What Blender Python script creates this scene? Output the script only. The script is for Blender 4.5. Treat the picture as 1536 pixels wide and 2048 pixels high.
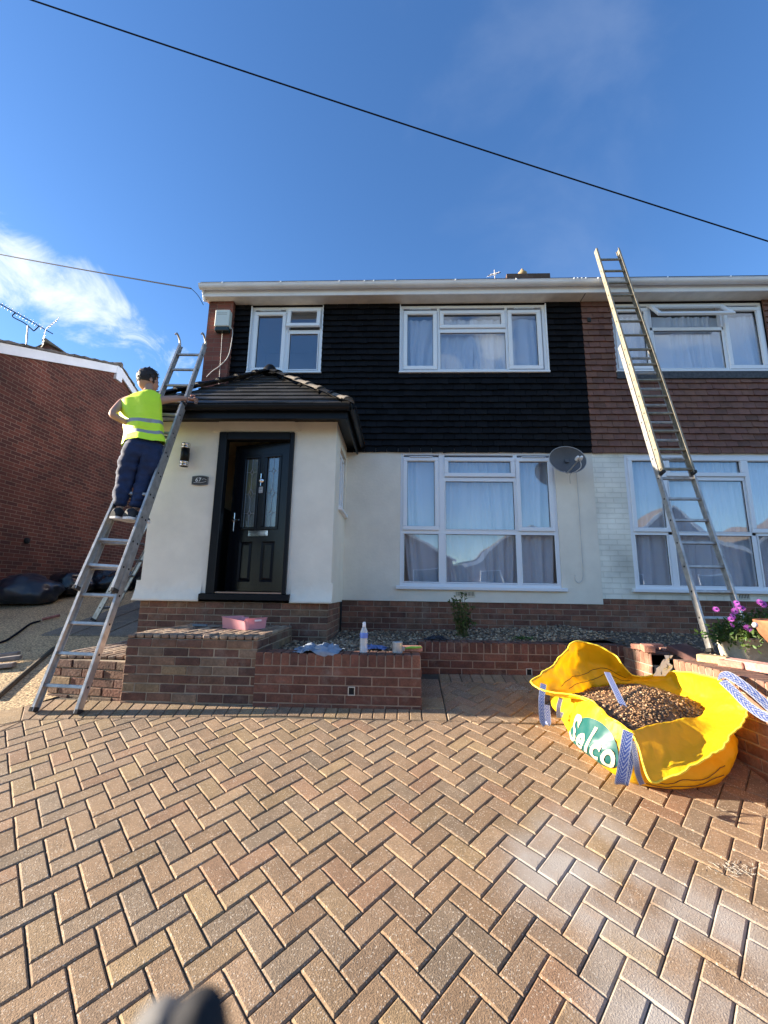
import bpy, bmesh, math, random
from mathutils import Vector, Matrix, noise
R=math.radians; PI=math.pi
random.seed(7)
for o in list(bpy.data.objects): bpy.data.objects.remove(o)
SC=bpy.context.scene; COL=SC.collection

# ------------------------------------------------------------------ camera
F,PIT,YAW,ROL,HC=847.1,.1846,-.0389,.0161,1.7158
GY,GX=.1979,.0081
def basis():
    cy,sy,cp,sp=math.cos(YAW),math.sin(YAW),math.cos(PIT),math.sin(PIT)
    f=Vector((sy*cp,cy*cp,sp)); r0=Vector((cy,-sy,0)); u0=r0.cross(f)
    cr,sr=math.cos(ROL),math.sin(ROL)
    return cr*r0+sr*u0,-sr*r0+cr*u0,f
CR,CU,CF=basis()
def ray(x,y): return CF+(x-768)/F*CR-(y-1024)/F*CU
def at(x,y,Y):                      # a point of the photograph at a known depth
    d=ray(x,y); p=d*(Y/d.y); return Vector((p.x,p.y,p.z+HC))
def atz(x,y,z):
    d=ray(x,y); p=d*((z-HC)/d.z); return Vector((p.x,p.y,z))
def gz(x,y): return GY*y+GX*x
def atg(x,y):
    d=ray(x,y); t=-HC/(d.z-GY*d.y-GX*d.x); p=d*t; return Vector((p.x,p.y,p.z+HC))
cd=bpy.data.cameras.new('camera'); cam=bpy.data.objects.new('camera',cd); COL.objects.link(cam)
cd.sensor_fit='VERTICAL'; cd.sensor_height=36; cd.sensor_width=27; cd.lens=F/2048*36
cd.clip_start=.05; cd.clip_end=1500
M=Matrix((CR,CU,-CF)).transposed().to_4x4(); M.translation=Vector((0,0,HC)); cam.matrix_world=M
SC.camera=cam
SC.render.resolution_x=768; SC.render.resolution_y=1024
# ------------------------------------------------------------------ light
LIGHT=Vector((1,-.035,-.275)).normalized()        # the way the sunlight travels
EL=math.asin(-LIGHT.z)
w=bpy.data.worlds.new('World'); SC.world=w; w.use_nodes=True
nt=w.node_tree; nt.nodes.clear()
def N(nt,t,**k):
    n=nt.nodes.new(t)
    for a,b in k.items(): setattr(n,a,b)
    return n
def L(nt,a,b): nt.links.new(a,b)
out=N(nt,'ShaderNodeOutputWorld'); bg=N(nt,'ShaderNodeBackground'); L(nt,bg.outputs[0],out.inputs[0])
bg.inputs[1].default_value=.066
sky=N(nt,'ShaderNodeTexSky',sky_type='NISHITA'); sky.sun_disc=False; sky.sun_elevation=EL
sky.sun_rotation=math.atan2(-LIGHT.x,-LIGHT.y); sky.air_density=1.0; sky.dust_density=.2; sky.ozone_density=2.6; sky.altitude=200
tc=N(nt,'ShaderNodeTexCoord')
def vdot(v):
    n=N(nt,'ShaderNodeVectorMath',operation='DOT_PRODUCT'); L(nt,tc.outputs['Generated'],n.inputs[0]); n.inputs[1].default_value=v; return n.outputs['Value']
def mth(op,a,b=None,c=None,clamp=False):
    n=N(nt,'ShaderNodeMath',operation=op); n.use_clamp=clamp
    for i,v in enumerate((a,b,c)):
        if v is None: continue
        if isinstance(v,(int,float)): n.inputs[i].default_value=v
        else: L(nt,v,n.inputs[i])
    return n.outputs[0]
def blob(c,e1,a,b):                 # a soft elongated patch of sky round direction c
    c=c.normalized(); e1=(e1-c*e1.dot(c)).normalized(); e2=c.cross(e1)
    x=mth('DIVIDE',vdot(e1),a); y=mth('DIVIDE',vdot(e2),b)
    r=mth('ADD',mth('MULTIPLY',x,x),mth('MULTIPLY',y,y))
    m=mth('SUBTRACT',1.0,r); f=mth('GREATER_THAN',vdot(c),0.0)
    return mth('ADD',mth('MULTIPLY',mth('MAXIMUM',m,-4.0),f),mth('MULTIPLY',mth('SUBTRACT',f,1.0),4.0))
def cnoise(scale,stretch,det=9,rough=.62,dist=.6):
    mp=N(nt,'ShaderNodeMapping'); L(nt,tc.outputs['Generated'],mp.inputs[0]); mp.inputs['Scale'].default_value=stretch
    n=N(nt,'ShaderNodeTexNoise'); n.inputs['Scale'].default_value=scale; n.inputs['Detail'].default_value=det
    n.inputs['Roughness'].default_value=rough; n.inputs['Distortion'].default_value=dist; L(nt,mp.outputs[0],n.inputs[0]); return n.outputs['Fac']
def ramp(v,a,b):
    n=N(nt,'ShaderNodeMapRange'); n.interpolation_type='SMOOTHSTEP'; L(nt,v,n.inputs[0]); n.inputs[1].default_value=a; n.inputs[2].default_value=b; return n.outputs[0]
nz=cnoise(5.5,(1,1,1.3)); nz2=cnoise(3.0,(1,1,1.5),det=12,rough=.55); nz3=cnoise(9,(1.6,1,1),det=8,rough=.7,dist=1.2)
d0=ray(20,510).normalized(); d1=ray(250,640).normalized()
dens=mth('ADD',mth('MULTIPLY',blob((ray(60,548)),ray(270,655).normalized()-ray(0,500).normalized(),.25,.058),.50),mth('MULTIPLY',mth('SUBTRACT',nz,.5),4.2))
c1=mth('MULTIPLY',ramp(dens,.10,1.0),.97)
dens2=mth('ADD',mth('MULTIPLY',blob((ray(225,640)),ray(300,690).normalized()-ray(150,590).normalized(),.14,.035),.5),mth('MULTIPLY',mth('SUBTRACT',nz3,.5),2.6))
c2=mth('MULTIPLY',ramp(dens2,.0,.9),.75)
dens4=mth('ADD',mth('MULTIPLY',blob((ray(345,715)),Vector((1,0,0)),.05,.03),.5),mth('MULTIPLY',mth('SUBTRACT',nz3,.5),2.2))
c4=mth('MULTIPLY',ramp(dens4,.1,.8),.55)
dens3=mth('ADD',mth('MULTIPLY',blob((ray(1130,230)),ray(1150,560).normalized()-ray(1130,0).normalized(),.42,.26),.5),mth('MULTIPLY',mth('SUBTRACT',nz2,.5),3.2))
c3=mth('MULTIPLY',ramp(dens3,.1,1.5),.09)
back=mth('MULTIPLY',ramp(vdot((0,-1,0)),.0,.3),ramp(nz2,.5,.62))
back=mth('MULTIPLY',back,mth('MULTIPLY',ramp(vdot((0,0,1)),.36,.5),.75))
cl=mth('MAXIMUM',mth('MAXIMUM',c1,c2),mth('MAXIMUM',mth('MAXIMUM',c3,c4),back),clamp=True)
hs=N(nt,'ShaderNodeHueSaturation'); L(nt,sky.outputs[0],hs.inputs['Color']); hs.inputs['Saturation'].default_value=1.18; hs.inputs['Value'].default_value=1.27; hs.inputs['Hue'].default_value=.508
mx=N(nt,'ShaderNodeMix',data_type='RGBA'); L(nt,cl,mx.inputs['Factor']); L(nt,hs.outputs[0],mx.inputs['A']); mx.inputs['B'].default_value=(4.3,4.7,5.2,1)
L(nt,mx.outputs['Result'],bg.inputs[0])
sd=bpy.data.lights.new('sun','SUN'); sd.energy=5; sd.angle=R(.53); sd.color=(1,.87,.70)
sun=bpy.data.objects.new('sun',sd); COL.objects.link(sun); sun.rotation_euler=LIGHT.to_track_quat('-Z','Y').to_euler(); sun.location=(-20,2,12)
SC.view_settings.view_transform='Standard'; SC.view_settings.look='None'; SC.view_settings.exposure=1.95; SC.view_settings.gamma=1
SC.render.engine='CYCLES'; SC.cycles.max_bounces=8; SC.cycles.transparent_max_bounces=16

# ------------------------------------------------------------------ materials
MATS={}
def mat(name,col,rough=.7,metal=0,bump=0,bscale=60,var=0,vscale=3,spec=.5,tint=False,sheen=0,coat=0,detail=4,coord='Object',alpha=1,trans=0,speck=0,hue=None):
    if name in MATS: return MATS[name]
    m=bpy.data.materials.new(name); m.use_nodes=True; t=m.node_tree; b=t.nodes['Principled BSDF']
    b.inputs['Roughness'].default_value=rough; b.inputs['Metallic'].default_value=metal; b.inputs['Specular IOR Level'].default_value=spec
    if coat: b.inputs['Coat Weight'].default_value=coat
    tcn=N(t,'ShaderNodeTexCoord'); co=tcn.outputs[coord]
    cur=None
    rgb=N(t,'ShaderNodeRGB'); rgb.outputs[0].default_value=(*col,1); cur=rgb.outputs[0]
    if tint:
        a=N(t,'ShaderNodeAttribute'); a.attribute_name='tint'
        x=N(t,'ShaderNodeMix',data_type='RGBA',blend_type='MULTIPLY'); x.inputs['Factor'].default_value=1
        L(t,cur,x.inputs['A']); L(t,a.outputs['Color'],x.inputs['B']); cur=x.outputs['Result']
    if var:
        n=N(t,'ShaderNodeTexNoise'); n.inputs['Scale'].default_value=vscale; n.inputs['Detail'].default_value=detail; n.inputs['Roughness'].default_value=.6; L(t,co,n.inputs[0])
        mr=N(t,'ShaderNodeMapRange'); L(t,n.outputs['Fac'],mr.inputs[0]); mr.inputs[1].default_value=.3; mr.inputs[2].default_value=.7; mr.inputs[3].default_value=1-var; mr.inputs[4].default_value=1+var
        x=N(t,'ShaderNodeVectorMath',operation='SCALE'); L(t,cur,x.inputs[0]); L(t,mr.outputs[0],x.inputs['Scale']); cur=x.outputs[0]
    if speck:
        n=N(t,'ShaderNodeTexNoise'); n.inputs['Scale'].default_value=bscale*1.3; n.inputs['Detail'].default_value=2; L(t,co,n.inputs[0])
        mr=N(t,'ShaderNodeMapRange'); L(t,n.outputs['Fac'],mr.inputs[0]); mr.inputs[1].default_value=.25; mr.inputs[2].default_value=.75; mr.inputs[3].default_value=1-speck; mr.inputs[4].default_value=1+speck
        x=N(t,'ShaderNodeVectorMath',operation='SCALE'); L(t,cur,x.inputs[0]); L(t,mr.outputs[0],x.inputs['Scale']); cur=x.outputs[0]
    L(t,cur,b.inputs['Base Color'])
    if bump:
        n=N(t,'ShaderNodeTexNoise'); n.inputs['Scale'].default_value=bscale; n.inputs['Detail'].default_value=5; L(t,co,n.inputs[0])
        bn=N(t,'ShaderNodeBump'); bn.inputs['Strength'].default_value=1; bn.inputs['Distance'].default_value=bump; L(t,n.outputs['Fac'],bn.inputs['Height']); L(t,bn.outputs[0],b.inputs['Normal'])
    if trans: b.inputs['Transmission Weight'].default_value=trans
    MATS[name]=m; m['_c']=1
    return m
def BS(m): return m.node_tree.nodes['Principled BSDF']
cream=mat('cream_render',(.80,.75,.635),.85,bump=.0025,bscale=28,var=.075,vscale=2.6,detail=9)
white=mat('white_upvc',(.80,.83,.86),.32,bump=0,var=.02,vscale=2)
whitep=mat('white_fascia',(.82,.83,.85),.4,var=.06,vscale=3)
soffitm=mat('soffit_paint',(.74,.70,.63),.6,var=.12,vscale=5)
black=mat('black_paint',(.0055,.006,.0075),.42,var=.25,vscale=8,spec=.25)
doorm=mat('black_grained_door',(.0045,.0055,.008),.25,bump=.0009,bscale=40,spec=.28)
rooft=mat('porch_tile_paint',(.030,.028,.027),.5,bump=.0018,bscale=55,tint=True,var=.2,vscale=12)
hipm=mat('grey_hip_cap',(.12,.105,.088),.85,bump=.004,bscale=40,tint=True,var=.3,vscale=25)  # paler grey for some caps of the right hip
blacktile=mat('black_hung_tile',(.0045,.0048,.0058),.6,bump=.0012,bscale=30,tint=True,spec=.16)
browntile=mat('brown_hung_tile',(.175,.083,.058),.75,bump=.0015,bscale=40,tint=True,var=.18,vscale=9)
alu=mat('weathered_aluminium',(.44,.425,.40),.45,metal=.6,bump=.0004,bscale=90,var=.28,vscale=14)
aluc=mat('paint_spattered_aluminium',(.25,.222,.165),.55,metal=.25,bump=.0006,bscale=80,var=.3,vscale=18)
dark=mat('dark_void',(.006,.006,.007),.9)
rubber=mat('black_rubber',(.02,.02,.02),.7)
mortar=mat('mortar',(.34,.27,.19),.95,bump=.003,bscale=70,var=.2,vscale=8)
mortard=mat('dark_mortar',(.30,.22,.16),.95,bump=.003,bscale=70,var=.25,vscale=8)
brickg=mat('brick_face',(1,1,1),.85,bump=.0045,bscale=50,tint=True,var=.38,vscale=9,speck=.22,detail=8)
chrome=mat('chrome',(.75,.75,.76),.12,metal=1)
cablew=mat('white_cable',(.62,.60,.57),.5)
cableb=mat('black_cable',(.010,.011,.016),.8,spec=.1)
greym=mat('dish_grey',(.075,.08,.088),.5,metal=.1,var=.1,vscale=10)
plastic_g=mat('pale_grey_plastic',(.62,.66,.60),.45)

def stained(m):     # lime bloom and dirt on the old bricks
    t=m.node_tree; b=BS(m); src=b.inputs['Base Color'].links[0].from_socket; tcn=N(t,'ShaderNodeTexCoord')
    n=N(t,'ShaderNodeTexNoise'); n.inputs['Scale'].default_value=4.2; n.inputs['Detail'].default_value=9; n.inputs['Roughness'].default_value=.7; L(t,tcn.outputs['Object'],n.inputs[0])
    r=N(t,'ShaderNodeMapRange'); L(t,n.outputs['Fac'],r.inputs[0]); r.inputs[1].default_value=.54; r.inputs[2].default_value=.74; r.inputs[3].default_value=0; r.inputs[4].default_value=.55
    x=N(t,'ShaderNodeMix',data_type='RGBA'); L(t,r.outputs[0],x.inputs['Factor']); L(t,src,x.inputs['A']); x.inputs['B'].default_value=(.30,.25,.20,1); L(t,x.outputs['Result'],b.inputs['Base Color'])
stained(brickg); stained(mortar)
def glass_mat(name,refl=.16,tintc=(.93,.96,.97),rough=0.0):
    m=bpy.data.materials.new(name); m.use_nodes=True; t=m.node_tree; t.nodes.clear()
    o=N(t,'ShaderNodeOutputMaterial'); tr=N(t,'ShaderNodeBsdfTransparent'); tr.inputs[0].default_value=(*tintc,1)
    g=N(t,'ShaderNodeBsdfGlossy'); g.inputs['Roughness'].default_value=rough; g.inputs[0].default_value=(.95,.97,1,1)
    lw=N(t,'ShaderNodeLayerWeight'); lw.inputs[0].default_value=.5
    pw5=N(t,'ShaderNodeMath',operation='POWER'); L(t,lw.outputs['Facing'],pw5.inputs[0]); pw5.inputs[1].default_value=4.5
    mr=N(t,'ShaderNodeMapRange'); L(t,pw5.outputs[0],mr.inputs[0]); mr.inputs[1].default_value=0; mr.inputs[2].default_value=1; mr.inputs[3].default_value=refl; mr.inputs[4].default_value=1
    ms=N(t,'ShaderNodeMixShader'); L(t,mr.outputs[0],ms.inputs[0]); L(t,tr.outputs[0],ms.inputs[1]); L(t,g.outputs[0],ms.inputs[2]); L(t,ms.outputs[0],o.inputs[0])
    nn=N(t,'ShaderNodeTexNoise'); nn.inputs['Scale'].default_value=1.3; nn.inputs['Detail'].default_value=1
    tcn=N(t,'ShaderNodeTexCoord'); L(t,tcn.outputs['Object'],nn.inputs[0]); bn=N(t,'ShaderNodeBump'); bn.inputs['Distance'].default_value=.012; bn.inputs['Strength'].default_value=.6
    L(t,nn.outputs['Fac'],bn.inputs['Height']); L(t,bn.outputs[0],g.inputs['Normal'])
    return m
glass=glass_mat('window_glass',.13,(.98,.99,1))
glassd=glass_mat('door_glass',.16,(.45,.5,.5),.22)
def curtain_mat():
    m=bpy.data.materials.new('net_fabric'); m.use_nodes=True; t=m.node_tree; t.nodes.clear()
    o=N(t,'ShaderNodeOutputMaterial'); d=N(t,'ShaderNodeBsdfDiffuse'); d.inputs[0].default_value=(.74,.79,.87,1)  # white nets tinted darker and bluer, imitating sky reflected in the panes
    r=N(t,'ShaderNodeBsdfTranslucent'); r.inputs[0].default_value=(.7,.7,.68,1); a=N(t,'ShaderNodeMixShader'); a.inputs[0].default_value=.12
    L(t,d.outputs[0],a.inputs[1]); L(t,r.outputs[0],a.inputs[2]); tr=N(t,'ShaderNodeBsdfTransparent'); b=N(t,'ShaderNodeMixShader'); b.inputs[0].default_value=.18
    L(t,a.outputs[0],b.inputs[1]); L(t,tr.outputs[0],b.inputs[2]); L(t,b.outputs[0],o.inputs[0]); return m
netm=curtain_mat()
def brick_tex(name,c1,c2,cm,wd=.225,ht=.075,mo=.010,dist=.006,off=.5):
    m=bpy.data.materials.new(name); m.use_nodes=True; t=m.node_tree; b=t.nodes['Principled BSDF']; b.inputs['Roughness'].default_value=.9
    uv=N(t,'ShaderNodeUVMap'); uv.uv_map='UVMap'
    br=N(t,'ShaderNodeTexBrick'); br.offset=off; L(t,uv.outputs[0],br.inputs['Vector']); br.inputs['Scale'].default_value=1
    br.inputs['Brick Width'].default_value=wd; br.inputs['Row Height'].default_value=ht; br.inputs['Mortar Size'].default_value=mo/2; br.inputs['Mortar Smooth'].default_value=.2
    br.inputs['Color1'].default_value=(*c1,1); br.inputs['Color2'].default_value=(*c2,1); br.inputs['Mortar'].default_value=(*cm,1); br.inputs['Bias'].default_value=-.1
    n=N(t,'ShaderNodeTexNoise'); n.inputs['Scale'].default_value=1.2; n.inputs['Detail'].default_value=8; L(t,uv.outputs[0],n.inputs[0])
    mr=N(t,'ShaderNodeMapRange'); L(t,n.outputs['Fac'],mr.inputs[0]); mr.inputs[1].default_value=.3; mr.inputs[2].default_value=.7; mr.inputs[3].default_value=.65; mr.inputs[4].default_value=1.35
    x=N(t,'ShaderNodeVectorMath',operation='SCALE'); L(t,br.outputs['Color'],x.inputs[0]); L(t,mr.outputs[0],x.inputs['Scale']); L(t,x.outputs[0],b.inputs['Base Color'])
    n2=N(t,'ShaderNodeTexNoise'); n2.inputs['Scale'].default_value=60; L(t,uv.outputs[0],n2.inputs[0])
    ad=N(t,'ShaderNodeMath',operation='MULTIPLY_ADD'); L(t,n2.outputs['Fac'],ad.inputs[0]); ad.inputs[1].default_value=.25
    iv=N(t,'ShaderNodeMath',operation='SUBTRACT'); iv.inputs[0].default_value=1; L(t,br.outputs['Fac'],iv.inputs[1]); L(t,iv.outputs[0],ad.inputs[2])
    bn=N(t,'ShaderNodeBump'); bn.inputs['Distance'].default_value=dist; L(t,ad.outputs[0],bn.inputs['Height']); L(t,bn.outputs[0],b.inputs['Normal'])
    return m
brick_dark=brick_tex('gable_brick',(.145,.042,.026),(.060,.019,.014),(.24,.165,.12))
brick_red=brick_tex('red_brick',(.20,.062,.042),(.12,.040,.030),(.17,.10,.075))
brick_pale=brick_tex('opposite_brick',(.33,.20,.14),(.25,.14,.10),(.35,.30,.25))

# ------------------------------------------------------------------ mesh builder
class MB:
    def __init__(s): s.v=[]; s.f=[]; s.c=[]; s.m=[]; s.cur=(1,1,1); s.mi=0; s.sm=[]
    def add(s,vs,fs,smooth=False):
        b=len(s.v); s.v+= [tuple(x) for x in vs]
        for f in fs: s.f.append([b+i for i in f]); s.c.append(s.cur); s.m.append(s.mi); s.sm.append(smooth)
    def box(s,x0,x1,y0,y1,z0,z1,T=None):
        vs=[Vector((x,y,z)) for z in (z0,z1) for y in (y0,y1) for x in (x0,x1)]
        if T: vs=[T@q for q in vs]
        s.add(vs,[(0,2,3,1),(4,5,7,6),(0,1,5,4),(2,6,7,3),(0,4,6,2),(1,3,7,5)])
    def cbox(s,x0,x1,y0,y1,z0,z1,c=.004,T=None):     # box with chamfered edges
        X=(x0,x1);Y=(y0,y1);Z=(z0,z1); vs=[];idx={}
        for i in (0,1):
            for j in (0,1):
                for k in (0,1):
                    p=(X[i],Y[j],Z[k]); d=(1-2*i,1-2*j,1-2*k)
                    for a in range(3):
                        q=[p[t]+(d[t]*c if t!=a else 0) for t in range(3)]
                        idx[i,j,k,a]=len(vs); vs.append(Vector(q))
        g=lambda i,j,k,a: idx[i,j,k,a]
        fs=[]
        for a in range(3):
            for e in (0,1):
                b,d=(a+1)%3,(a+2)%3; q=[]
                for (m,n) in ((0,0),(1,0),(1,1),(0,1)):
                    t=[0,0,0]; t[a]=e;t[b]=m;t[d]=n; q.append(g(*t,a))
                fs.append(q if e else q[::-1])
        for a in range(3):
            b,d=(a+1)%3,(a+2)%3
            for m in (0,1):
                for n in (0,1):
                    t0=[0]*3;t1=[0]*3; t0[a]=0;t1[a]=1; t0[b]=t1[b]=m; t0[d]=t1[d]=n
                    q=[g(*t0,b),g(*t1,b),g(*t1,d),g(*t0,d)]; fs.append(q if m!=n else q[::-1])
        for i in (0,1):
            for j in (0,1):
                for k in (0,1):
                    q=[g(i,j,k,0),g(i,j,k,1),g(i,j,k,2)]; fs.append(q if (i+j+k)%2 else q[::-1])
        if T: vs=[T@q for q in vs]
        s.add(vs,fs)
    def tube(s,pts,r,n=8,cap=True,smooth=True):
        pts=[Vector(p) for p in pts]; rs=r if isinstance(r,(list,tuple)) else [r]*len(pts)
        vs=[];fs=[]; up=None
        for i,p in enumerate(pts):
            d=(pts[min(i+1,len(pts)-1)]-pts[max(i-1,0)]).normalized()
            if up is None: up=Vector((0,0,1)) if abs(d.z)<.9 else Vector((1,0,0))
            a=d.cross(up).normalized(); up=a.cross(d).normalized()
            for k in range(n):
                t=2*PI*k/n; vs.append(p+(a*math.cos(t)+up*math.sin(t))*rs[i])
        for i in range(len(pts)-1):
            for k in range(n): fs.append((i*n+k,i*n+(k+1)%n,(i+1)*n+(k+1)%n,(i+1)*n+k))
        s.add(vs,fs,smooth)
        if cap: s.add(vs[:n],[tuple(range(n))[::-1]]); s.add(vs[-n:],[tuple(range(n))])
    def lathe(s,prof,o,n=24,T=None,smooth=True):
        o=Vector(o); vs=[];fs=[]
        for r,z in prof:
            for k in range(n):
                t=2*PI*k/n; p=Vector((r*math.cos(t),r*math.sin(t),z)); vs.append((T@p if T else p)+o)
        for i in range(len(prof)-1):
            for k in range(n): fs.append((i*n+k,i*n+(k+1)%n,(i+1)*n+(k+1)%n,(i+1)*n+k))
        s.add(vs,fs,smooth)
    def bar(s,a,b,w,h,up=Vector((0,0,1)),c=0):
        a=Vector(a);b=Vector(b);d=b-a;l=d.length;d.normalize(); x=d.cross(up).normalized(); u=x.cross(d)
        T=Matrix.Translation(a)@Matrix((x,d,u)).transposed().to_4x4()
        if c: s.cbox(-w/2,w/2,0,l,-h/2,h/2,c,T)
        else: s.box(-w/2,w/2,0,l,-h/2,h/2,T)
    def grid(s,P,smooth=True,closeu=False):   # P[i][j]
        n=len(P);m=len(P[0]); vs=[p for r in P for p in r]; fs=[]
        for i in range(n-1+(1 if closeu else 0)):
            for j in range(m-1): a=i*m;b=((i+1)%n)*m; fs.append((a+j,b+j,b+j+1,a+j+1))
        s.add(vs,fs,smooth)
    def build(s,name,mats,parent=None,loc=None,uv=False,fix=False):
        me=bpy.data.meshes.new(name); me.from_pydata(s.v,[],s.f)
        if not isinstance(mats,(list,tuple)): mats=[mats]
        for m in mats: me.materials.append(m)
        ca=me.color_attributes.new('tint','FLOAT_COLOR','CORNER'); k=0
        uvl=me.uv_layers.new(name='UVMap') if uv else None
        for i,p in enumerate(me.polygons):
            p.material_index=s.m[i] if s.m[i]<len(mats) else 0; p.use_smooth=s.sm[i]; c=s.c[i]
            nn=p.normal
            for li in p.loop_indices:
                ca.data[li].color=(*c,1)
                if uv:
                    q=me.vertices[me.loops[li].vertex_index].co
                    uvl.data[li].uv=(q.y,q.z) if abs(nn.x)>max(abs(nn.y),abs(nn.z)*.8) else ((q.x,q.z) if abs(nn.y)>abs(nn.z)*.8 else (q.x,q.y))
        if fix:
            bm=bmesh.new(); bm.from_mesh(me); bmesh.ops.recalc_face_normals(bm,faces=bm.faces); bm.to_mesh(me); bm.free()
        me.update()
        o=bpy.data.objects.new(name,me); COL.objects.link(o)
        if loc is not None: me.transform(Matrix.Translation(-Vector(loc))); o.location=loc
        if parent is not None: attach(o,parent)
        return o
def worldloc(o):
    l=Vector(o.location)
    while o.parent: o=o.parent; l+=Vector(o.location)
    return l
def attach(o,p):
    o.parent=p; o.location=Vector(o.location)-worldloc(p)
def thing(name,label,cat,loc,group=None):
    o=bpy.data.objects.new(name,None); COL.objects.link(o); o.location=loc; o.empty_display_size=.2
    o['label']=label; o['category']=cat
    if group: o['group']=group
    return o
def tag(o,label,cat,group=None):
    o['label']=label; o['category']=cat
    if group: o['group']=group
    return o
def struct(o,kind='structure'): o['kind']=kind; return o
def cr(p,t,closed=False):                # Catmull-Rom through points
    n=len(p)
    if closed: i=int(math.floor(t))%n; f=t-math.floor(t); q=[p[(i+k-1)%n] for k in range(4)]
    else:
        t=min(max(t,0),n-1-1e-9); i=int(t); f=t-i; q=[p[min(max(i+k-1,0),n-1)] for k in range(4)]
    a,b,c,d=q
    return .5*((2*b)+(c-a)*f+(2*a-5*b+4*c-d)*f*f+(3*b-a-3*c+d)*f**3)
def curve(pts,n): 
    pts=[Vector(p) for p in pts]; return [cr(pts,(len(pts)-1)*i/(n-1)) for i in range(n)]

# ================================================================== SETTING
# ground: one hillside sheet with the slope of the drive, level beyond
mb=MB(); ys=[-150,-40,-6,-3.2,0,3,6,9,14,20,60,150]; xs=[-150,-60,-20,-8,-4,0,4,8,20,60,150]
def gh(x,y):
    yy=max(-3.2,min(y,15)); return GY*yy+GX*max(-8,min(8,x))-.05
mb.grid([[Vector((x,y,gh(x,y))) for y in ys] for x in xs],smooth=False)
gm=mat('dull_tarmac',(.075,.072,.068),.95,bump=.004,bscale=60,var=.2,vscale=2)
struct(mb.build('ground',gm))
mb=MB(); mb.grid([[Vector((x,y,gh(x,-5)+.02)) for y in (-12,-6)] for x in (-60,60)],smooth=False)
struct(mb.build('road',mat('asphalt',(.05,.05,.052),.9,bump=.003,bscale=80)))

# block paving ------------------------------------------------------
PALK=.575
PAL=[(.50,.325,.180),(.46,.30,.168),(.53,.35,.195),(.43,.29,.175),(.37,.275,.175),(.50,.285,.160),(.46,.32,.17),(.52,.36,.175),(.41,.275,.165),(.33,.26,.175),(.48,.31,.17),(.50,.34,.19)]
PAL=[(c[0]*.62*PALK+.30*PALK*.62+0*c[0],c[1]*.62*PALK+.195*PALK*.62,c[2]*.64*PALK+.115*PALK*.62) for c in PAL]
def clip(poly,reg):
    for i in range(len(reg)):
        a=reg[i]; b=reg[(i+1)%len(reg)]; ex,ey=b[0]-a[0],b[1]-a[1]; outp=[]
        side=lambda p: ex*(p[1]-a[1])-ey*(p[0]-a[0])
        for k in range(len(poly)):
            p=poly[k]; q=poly[(k+1)%len(poly)]; sp,sq=side(p),side(q)
            if sp>=0: outp.append(p)
            if sp*sq<0: t=sp/(sp-sq); outp.append((p[0]+(q[0]-p[0])*t,p[1]+(q[1]-p[1])*t))
        poly=outp
        if len(poly)<3: return []
    return poly
def area(p): return abs(sum(p[i][0]*p[(i+1)%len(p)][1]-p[(i+1)%len(p)][0]*p[i][1] for i in range(len(p))))/2
def paver(mb,poly,dz=0,g=.0023,ch=.0065,col=None):
    A=area(poly)
    if A<.0006: return
    cx=sum(p[0] for p in poly)/len(poly); cy=sum(p[1] for p in poly)/len(poly)
    if sum((poly[(i+1)%len(poly)][0]-poly[i][0])*(poly[(i+1)%len(poly)][1]+poly[i][1]) for i in range(len(poly)))>0: poly=poly[::-1]
    def inset(d):
        n=len(poly); o=[]
        for i in range(n):
            p0=Vector(poly[i-1]); p=Vector(poly[i]); p1=Vector(poly[(i+1)%n])
            e0=(p-p0); e1=(p1-p)
            if e0.length<1e-6 or e1.length<1e-6: o.append(tuple(p)); continue
            e0.normalize(); e1.normalize(); n0=Vector((-e0.y,e0.x)); n1=Vector((-e1.y,e1.x)); s=n0+n1
            q=1+n0.dot(n1); 
            o.append(tuple(p+s*(d/max(q,.35))))
        return o
    tx,ty=random.gauss(0,.006),random.gauss(0,.006); dz+=random.gauss(0,.0007)
    def Z(p,o): return gz(p[0],p[1])+dz+o+tx*(p[0]-cx)+ty*(p[1]-cy)
    if A<.004: ch=.003
    a=inset(g); b=inset(g+ch); n=len(poly)
    v=[(p[0],p[1],Z(p,-.045)) for p in a]+[(p[0],p[1],Z(p,-ch*.85)) for p in a]+[(p[0],p[1],Z(p,0)) for p in b]
    c=col or random.choice(PAL); k=random.uniform(.86,1.12); mb.cur=tuple(x*k for x in c)
    fs=[tuple(range(2*n,3*n))]
    for i in range(n):
        j=(i+1)%n; fs+= [(i,j,n+j,n+i),(n+i,n+j,2*n+j,2*n+i)]
    mb.add(v,fs)
WY=3.785; BY=3.605
S=.1015; PHI=.8043; O=Vector((-.2128,2.1021)); av=Vector((math.cos(PHI),math.sin(PHI))); bv=Vector((math.sin(PHI),-math.cos(PHI)))
Lb=Vector((-2.962,3.298)); La=Vector((-2.958,3.495))
reg1=[(-7,-1.2),(2.6,-1.2),(2.35,3.8),(.40,3.8),(.39,BY),(-1.0,3.645),(-2.95,3.50),(-3.6,3.0),(-7,.6)]
def herring(mb,reg):
    for n in range(-70,70):
        for m in range(-40,40):
            base=Vector((-n+2*m,n+2*m))
            for (u,v,du,dv) in ((0,0,2,1),(-1,-1,1,2)):
                c=[(base.x+u,base.y+v),(base.x+u+du,base.y+v),(base.x+u+du,base.y+v+dv),(base.x+u,base.y+v+dv)]
                P=[tuple(O+av*(p[0]*S)+bv*(p[1]*S)) for p in c]
                cx=sum(p[0] for p in P)/4; cy=sum(p[1] for p in P)/4
                if cx<-7.2 or cx>2.8 or cy<-1.4 or cy>4.7: continue
                P=clip(P,reg)
                if P: paver(mb,P)
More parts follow.
